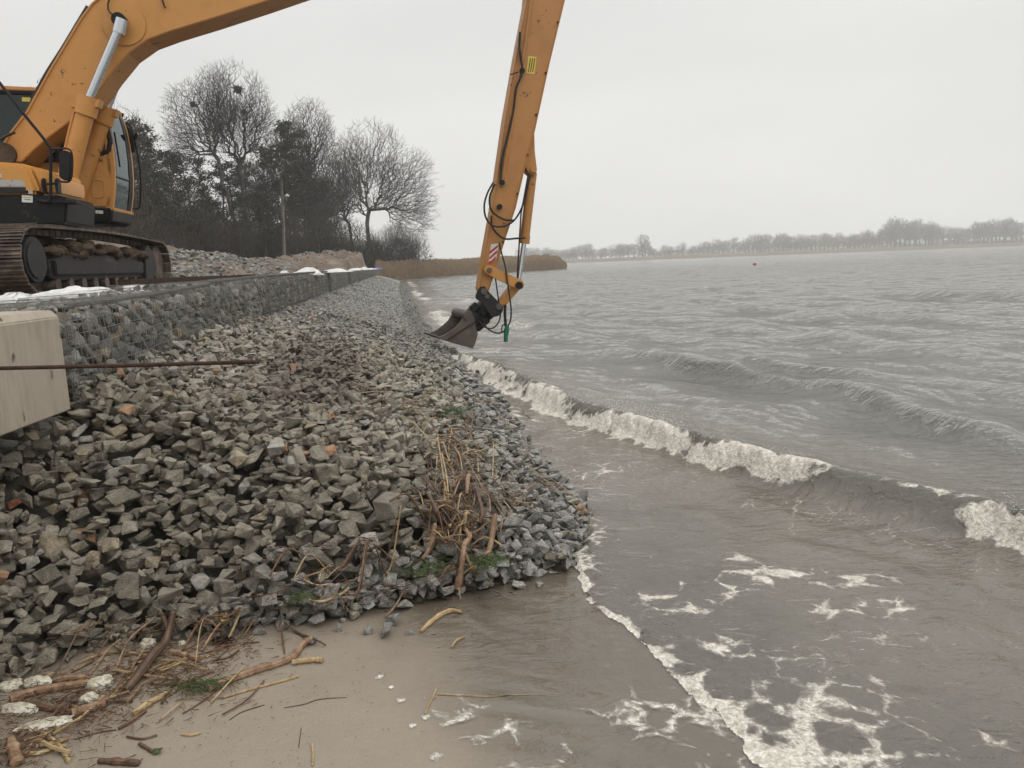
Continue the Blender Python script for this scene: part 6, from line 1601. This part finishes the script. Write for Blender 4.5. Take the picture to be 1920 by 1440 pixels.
SG = 'straw stems washed ashore'
stick('straw_stem', [(818, 1293), (812, 1308), (803, 1326), (797, 1340)], .0042, S1, 'short straw stem standing at the corner with the long floating one', 'straw', SG, knots=True)
stick('straw_stem', [(820, 1303), (870, 1306), (915, 1308), (960, 1305), (1025, 1305)], [.0042, .0038, .0036, .003, .0015], S1, 'long jointed straw stem floating on the thin water', 'straw', SG)
stick('straw_stem', [(822, 850), (828, 885), (834, 920), (842, 960)], .0046, S1, 'long pale straw stem standing up over the stones, left one', 'straw', SG, lift=[.10, .08, .05, .02])
stick('straw_stem', [(830, 880), (838, 910), (842, 945)], .004, S1, 'pale straw stem just right of the long standing one', 'straw', SG, lift=[.08, .05, .02])
stick('straw_stem', [(925, 838), (926, 865), (923, 905)], .004, S1, 'single upright pale straw stem near the waterline', 'straw', SG, lift=[.06, .03, 0])
stick('straw_stem', [(805, 950), (818, 975), (832, 1003)], [.009, .012, .012], R2, 'dark grey-brown stick propped left of the wrack heap', 'straw', SG, lift=[.06, .04, .02])
stick('straw_stem', [(735, 995), (770, 997), (803, 994)], .0055, S2, 'dark red-brown flat stem left of the wrack heap', 'straw', SG, lift=[.02]*3)
stick('straw_stem', [(420, 1310), (470, 1295), (520, 1282), (560, 1270)], [.004, .0055, .0055, .006], S1, 'straight straw stem with pale end under the long tan rhizome', 'straw', SG)
stick('straw_stem', [(395, 1320), (425, 1296), (460, 1263)], .0035, S1, 'thin straw crossing over the long tan rhizome', 'straw', SG, lift=[0, .02, .03])
stick('straw_stem', [(575, 1157), (605, 1142), (640, 1120), (655, 1108)], [.003, .006, .007, .005], S1, 'curved pale stem among the boulders left of centre', 'straw', SG, lift=[.01]*4)
stick('straw_stem', [(535, 1182), (560, 1190), (590, 1202), (612, 1212)], [.004, .007, .005, .003], R2, 'dark bent twig behind the long tan rhizome tip', 'straw', SG, lift=[0]*4)
stick('straw_stem', [(262, 1398), (275, 1405), (287, 1413)], .0065, R2, 'short dark stub beside the green leaf on the sand', 'straw', SG)
stick('driftwood', [(185, 1431), (215, 1432), (262, 1436)], [.008, .012, .012], R2, 'dark red-brown bark piece with a pale rim at the bottom edge', 'driftwood')
stick('straw_stem', [(585, 1395), (587, 1415), (586, 1438)], .004, S1, 'short upright straw at the bottom edge of the sand', 'straw', SG)
stick('straw_stem', [(430, 1352), (455, 1336), (496, 1323)], [.0015, .0024, .0015], R2, 'thin dark curved twig alone on the sand', 'straw', SG, knots=False)
stick('straw_stem', [(532, 1328), (570, 1322), (600, 1312), (650, 1309)], [.001, .0022, .0018, .001], R2, 'hair-thin long twig right of the curved one', 'straw', SG, knots=False)
stick('straw_stem', [(140, 1388), (180, 1376), (218, 1370)], [.002, .0035, .0025], R2, 'dark thin twig below the straw heap', 'straw', SG, knots=False)
stick('straw_stem', [(560, 1402), (563, 1380), (565, 1366)], .0015, R2, 'hair-thin upright twig near the bottom', 'straw', SG, knots=False)
stick('straw_stem', [(340, 1379), (358, 1380), (378, 1376)], .005, S1, 'tiny split straw lying alone on the sand', 'straw', SG)
stick('straw_stem', [(526, 1183), (530, 1200), (534, 1228)], .004, S2, 'red-brown stem standing right of the black tuft', 'straw', SG, lift=[.02, .01, 0])
# many more stems: in the straw heap, along the boulders and over the wrack heap
def bundle(n, cx, cy, sx, sy, ang, spread, Lpx, rr_, labels, lift=.014):
    for k in range(n):
        x_, y_ = random.gauss(cx, sx), random.gauss(cy, sy); a = math.radians(random.gauss(ang, spread)); L_ = Lpx*random.uniform(.4, 1.25)
        dx, dy = math.cos(a)*L_/2, -math.sin(a)*L_/2
        if not (2 < x_-abs(dx) and x_+abs(dx) < 1900 and y_+abs(dy) < 1436): continue
        bend = random.uniform(-.12, .12)*L_; r_ = random.uniform(*rr_); lf = random.uniform(0, lift)
        P_ = [(x_-dx, y_-dy), (x_+bend*math.sin(a), y_+bend*math.cos(a)), (x_+dx, y_+dy)]
        mt = random.choice((S1, S1, S2, R1, R2))
        nm = {S1: 'pale', S2: 'red-brown', R1: 'tan', R2: 'dark'}[mt]
        vert = 'upper' if y_ < cy-sy*.5 else ('lower' if y_ > cy+sy*.5 else 'middle'); hor = 'left' if x_ < cx-sx*.5 else ('right' if x_ > cx+sx*.5 else 'centre')
        tilt = 'level' if abs(math.sin(a)) < .25 else ('steep' if abs(math.sin(a)) > .8 else 'slanting')
        lb = uniq(f'{nm} {"thick" if r_ > sum(rr_)/2 else "thin"} {"long" if L_ > Lpx*.85 else "short"} {tilt} straw {labels[0]}, {vert} {hor}'.replace('caught between the boulders left of the wrack heap', 'left of the wrack heap').replace('among the stones close to the waterline', 'close to the waterline'), (', bent', ', straight', ', split'))
        stick('straw_stem', P_, r_, mt, lb, 'straw', SG, n=5, lift=[random.uniform(0, lf), lf, random.uniform(0, lf)], knots=False)
bundle(46, 300, 1262, 70, 38, 28, 16, 120, (.0018, .0055), ['in the straw heap above the green weed', 'lying flat in the straw heap', 'on top of the straw heap', 'at the edge of the straw heap', 'under the small crust lump'])
bundle(24, 110, 1330, 75, 35, 15, 18, 110, (.002, .007), ['among the pale crust lumps', 'left of the crust lumps', 'under the long flat crust'])
bundle(14, 40, 1410, 45, 18, 10, 40, 60, (.003, .008), ['in the lower left corner'])
bundle(16, 420, 1205, 40, 14, 30, 16, 90, (.002, .005), ['at the sand edge beside the boulders'])
bundle(24, 640, 1085, 110, 30, 25, 14, 72, (.002, .0048), ['caught between the boulders left of the wrack heap', 'lying across the toe boulders', 'x'])
bundle(84, 862, 985, 34, 66, 60, 60, 52, (.002, .0055), ['in the wrack heap, upper half', 'in the wrack heap, lower half', 'across the middle of the wrack heap', 'at the left rim of the wrack heap', 'x'], .03)
bundle(26, 850, 900, 38, 38, 105, 30, 80, (.002, .0045), ['above the wrack heap', 'between the wrack heap and the mossy patch'], .05)
bundle(26, 880, 830, 55, 25, 160, 30, 70, (.002, .0045), ['below the mossy grass patch', 'right of the mossy grass patch'], .03)
bundle(22, 760, 765, 75, 14, 4, 14, 110, (.0018, .004), ['left of the mossy grass patch', 'above the mossy grass patch'], .03)
bundle(8, 720, 700, 40, 30, 140, 40, 55, (.002, .004), ['on the stones up towards the bucket'])
bundle(16, 975, 925, 40, 25, 150, 20, 60, (.002, .005), ['among the stones close to the waterline'])
# fine brown litter under the stems
def litter(name, spots, mat, label, cat, kind='stuff', wl=(.01, .05), w=.0016):
    S_ = []
    for cx, cy, sx, sy, n in spots:
        for k in range(n):
            p = on(random.gauss(cx, sx), min(1438, random.gauss(cy, sy)), .004+.02*random.random()); a = random.random()*6.28; l = random.uniform(*wl)
            q = p+Vector((math.cos(a)*l, math.sin(a)*l, random.uniform(-.2, .35)*l)); S_.append((*p, *q, w*random.uniform(.6, 1.6), w*.6))
    V, Fq_ = prisms(np.array(S_), 3); o = mesh_obj(name, V, Fq_, mat); return tag(o, label, cat, kind=kind)
litter('plant_litter', [(290, 1260, 85, 38, 1100), (110, 1335, 80, 42, 900), (862, 985, 34, 62, 1500), (870, 850, 45, 50, 600), (640, 1100, 110, 34, 500), (430, 1200, 50, 20, 250), (960, 930, 40, 20, 250), (35, 1410, 30, 20, 200)],
       S2, 'fine brown plant litter between the washed-up stems', 'plant litter')
litter('sand_specks', [(420, 1340, 220, 70, 160), (700, 1250, 90, 50, 60)], R2, 'tiny dark flecks scattered over the wet sand', 'litter', wl=(.003, .015), w=.001)
# green weed clumps
def weed(cx, cy, sx, sy, n, label, L_=(.03, .10), mat=None, nm='green_weed', cat='water weed', grp='green weed clumps'):
    mb_ = []
    for k in range(n):
        c0 = on(cx, cy); s_ = c0.y/F; p = Vector((c0.x+random.gauss(0, sx)*s_, c0.y+random.gauss(0, sy)*s_*1.6, 0)); p.z = c0.z+.004+random.uniform(0, .012); a = random.gauss(.4, 1.6); l = random.uniform(*L_)
        d = Vector((math.cos(a), -abs(math.sin(a))*.5, random.uniform(.1, .6))); q = p+d*l*.5; e = q+(d+Vector((0, 0, -.9))).normalized()*l*.5
        mb_ += [(*p, *q, .0016, .0014), (*q, *e, .0014, .0005)]
    V, Fq_ = prisms(np.array(mb_), 3); c = on(cx, cy); o = mesh_obj(nm, V-np.array(c), Fq_, mat or M['weed']); o.location = c
    return tag(o, label, cat, grp)
weed(368, 1292, 24, 9, 130, 'green weed tuft on the sand left of the long rhizome')
weed(795, 1070, 20, 16, 260, 'large bright green weed clump left of the splayed root')
weed(912, 1078, 12, 10, 200, 'hanging green weed clump right of the splayed root')
weed(842, 775, 22, 12, 260, 'mossy green grass patch high on the stones')
weed(565, 1148, 10, 8, 60, 'tiny green weed tuft between the toe boulders')
weed(418, 1207, 9, 3, 260, 'small black root tuft lying alone on the sand', (.015, .035), M['darkmoss'], 'black_tuft', 'root tuft', None)
p = on(295, 1412, .004); o = MB().add([p+Vector((-.012, -.012, 0)), p+Vector((.012, -.014, .006)), p+Vector((.018, .006, .012)), p+Vector((.002, .016, .004)), p+Vector((-.014, .006, .010))], [[0, 1, 2, 3, 4]]).add([p+Vector((-.012, -.012, -.001)), p+Vector((.012, -.014, .005)), p+Vector((.018, .006, .011)), p+Vector((.002, .016, .003)), p+Vector((-.014, .006, .009))], [[4, 3, 2, 1, 0]]).build('leaf', M['weed'], origin=p); tag(o, 'single green leaf lying on the sand by the dark stub', 'leaf')
# pale crumbly crusts
def crust(cx, cy, L_, W_, Hh, yaw, seed, label, mat=None):
    bm = bmesh.new(); bmesh.ops.create_icosphere(bm, subdivisions=4, radius=1.0)
    V = np.array([v.co for v in bm.verts]); n_ = 0.34*fbm(V[:, 0]*1.7+seed, V[:, 1]*1.7+V[:, 2], 3)+0.22*fbm(V[:, 0]*5+seed, V[:, 1]*5-V[:, 2]*5, 3)
    V = V*(1+n_[:, None]); V = np.sign(V)*np.abs(V)**0.85; V *= [L_/2, W_/2, Hh/2]; ca, sa = math.cos(yaw), math.sin(yaw)
    V = np.stack([V[:, 0]*ca-V[:, 1]*sa, V[:, 0]*sa+V[:, 1]*ca, V[:, 2]], -1)
    T_ = np.array([[v.index for v in f.verts] for f in bm.faces]); bm.free()
    o = mesh_obj('pale_crust', V, T_, mat or M['pale'], smooth=False); c = on(cx, cy, Hh*.3); o.location = c
    return tag(o, label, 'crust piece', 'pale crumbly crust pieces on the wrack')
crust(20, 1291, .075, .06, .04, .2, 1, 'round pale crust lump at the left edge')
crust(70, 1285, .11, .06, .04, -.2, 2, 'wide grey-white crust lump second from the left edge')
crust(35, 1336, .13, .06, .035, -.1, 3, 'flat grey crust slab at the left edge below the lumps')
crust(86, 1364, .17, .07, .03, .35, 4, 'long flat crust piece with a cream rim, lowest of all')
crust(188, 1290, .085, .07, .055, .5, 5, 'bright white crust lump with a peak right of the rhizomes')
crust(168, 1318, .06, .05, .045, .1, 6, 'crumbly white crust just under the peaked one')
crust(278, 1213, .06, .05, .045, 0, 7, 'small yellowish white crust high in the straw heap')
crust(342, 1212, .035, .03, .03, 0, 8, 'tiny tan crust at the right of the straw heap')
# floating bubble rafts on the thin water
m_, N, L, b = new_mat('bubbles'); b.inputs['Base Color'].default_value = (.72, .71, .67, 1); b.inputs['Roughness'].default_value = .3
for q, (cx, cy, s, lb) in enumerate([(898, 1391, .026, 'largest round bubble raft near the bottom'), (818, 1421, .018, 'small bubble raft lowest of all'), (870, 1337, .022, 'elongated bubble raft right of the straw corner'), (797, 1347, .014, 'bubble raft touching the short straw stem'),
                                (712, 1272, .014, 'bubble raft alone on the smooth sand'), (752, 1315, .012, 'bubble raft left of the straw corner'), (774, 1363, .010, 'little bubble raft between the two lower rafts'), (733, 1291, .006, 'tiny bubble raft above the left one')]):
    c = on(cx, cy, .004); mb = MB()
    for k in range(int(10+s*500)):
        a = random.random()*6.28; rr_ = s*math.sqrt(random.random()); p = c+Vector((math.cos(a)*rr_*(1.6 if q == 2 else 1.1), math.sin(a)*rr_, 0)); rb = random.uniform(.0025, .006)
        mb.tube([p+Vector((math.cos(t)*rb, math.sin(t)*rb, 0)) for t in np.linspace(0, 6.283, 9)], .0006, 4, False)
    tag(mb.build('bubble_raft', m_, origin=c), lb, 'bubbles', 'bubble rafts on the wet sand')

tick('haze')
# ------------------------------------------------------------------ haze
o = MB().box((0, 425, 19), 1000, 505, 26).build('haze', None); tag(o, 'pale winter haze over the lake', 'haze', kind='stuff')
m = bpy.data.materials.new('haze'); m.use_nodes = True; N = m.node_tree.nodes; L = m.node_tree.links
N.remove(N['Principled BSDF']); pv = N.new('ShaderNodeVolumePrincipled')
pv.inputs['Color'].default_value = (1.0, 1.0, 0.99, 1); pv.inputs['Density'].default_value = 0.00065; pv.inputs['Anisotropy'].default_value = 0.3
L.new(pv.outputs[0], N['Material Output'].inputs['Volume']); o.data.materials.append(m)
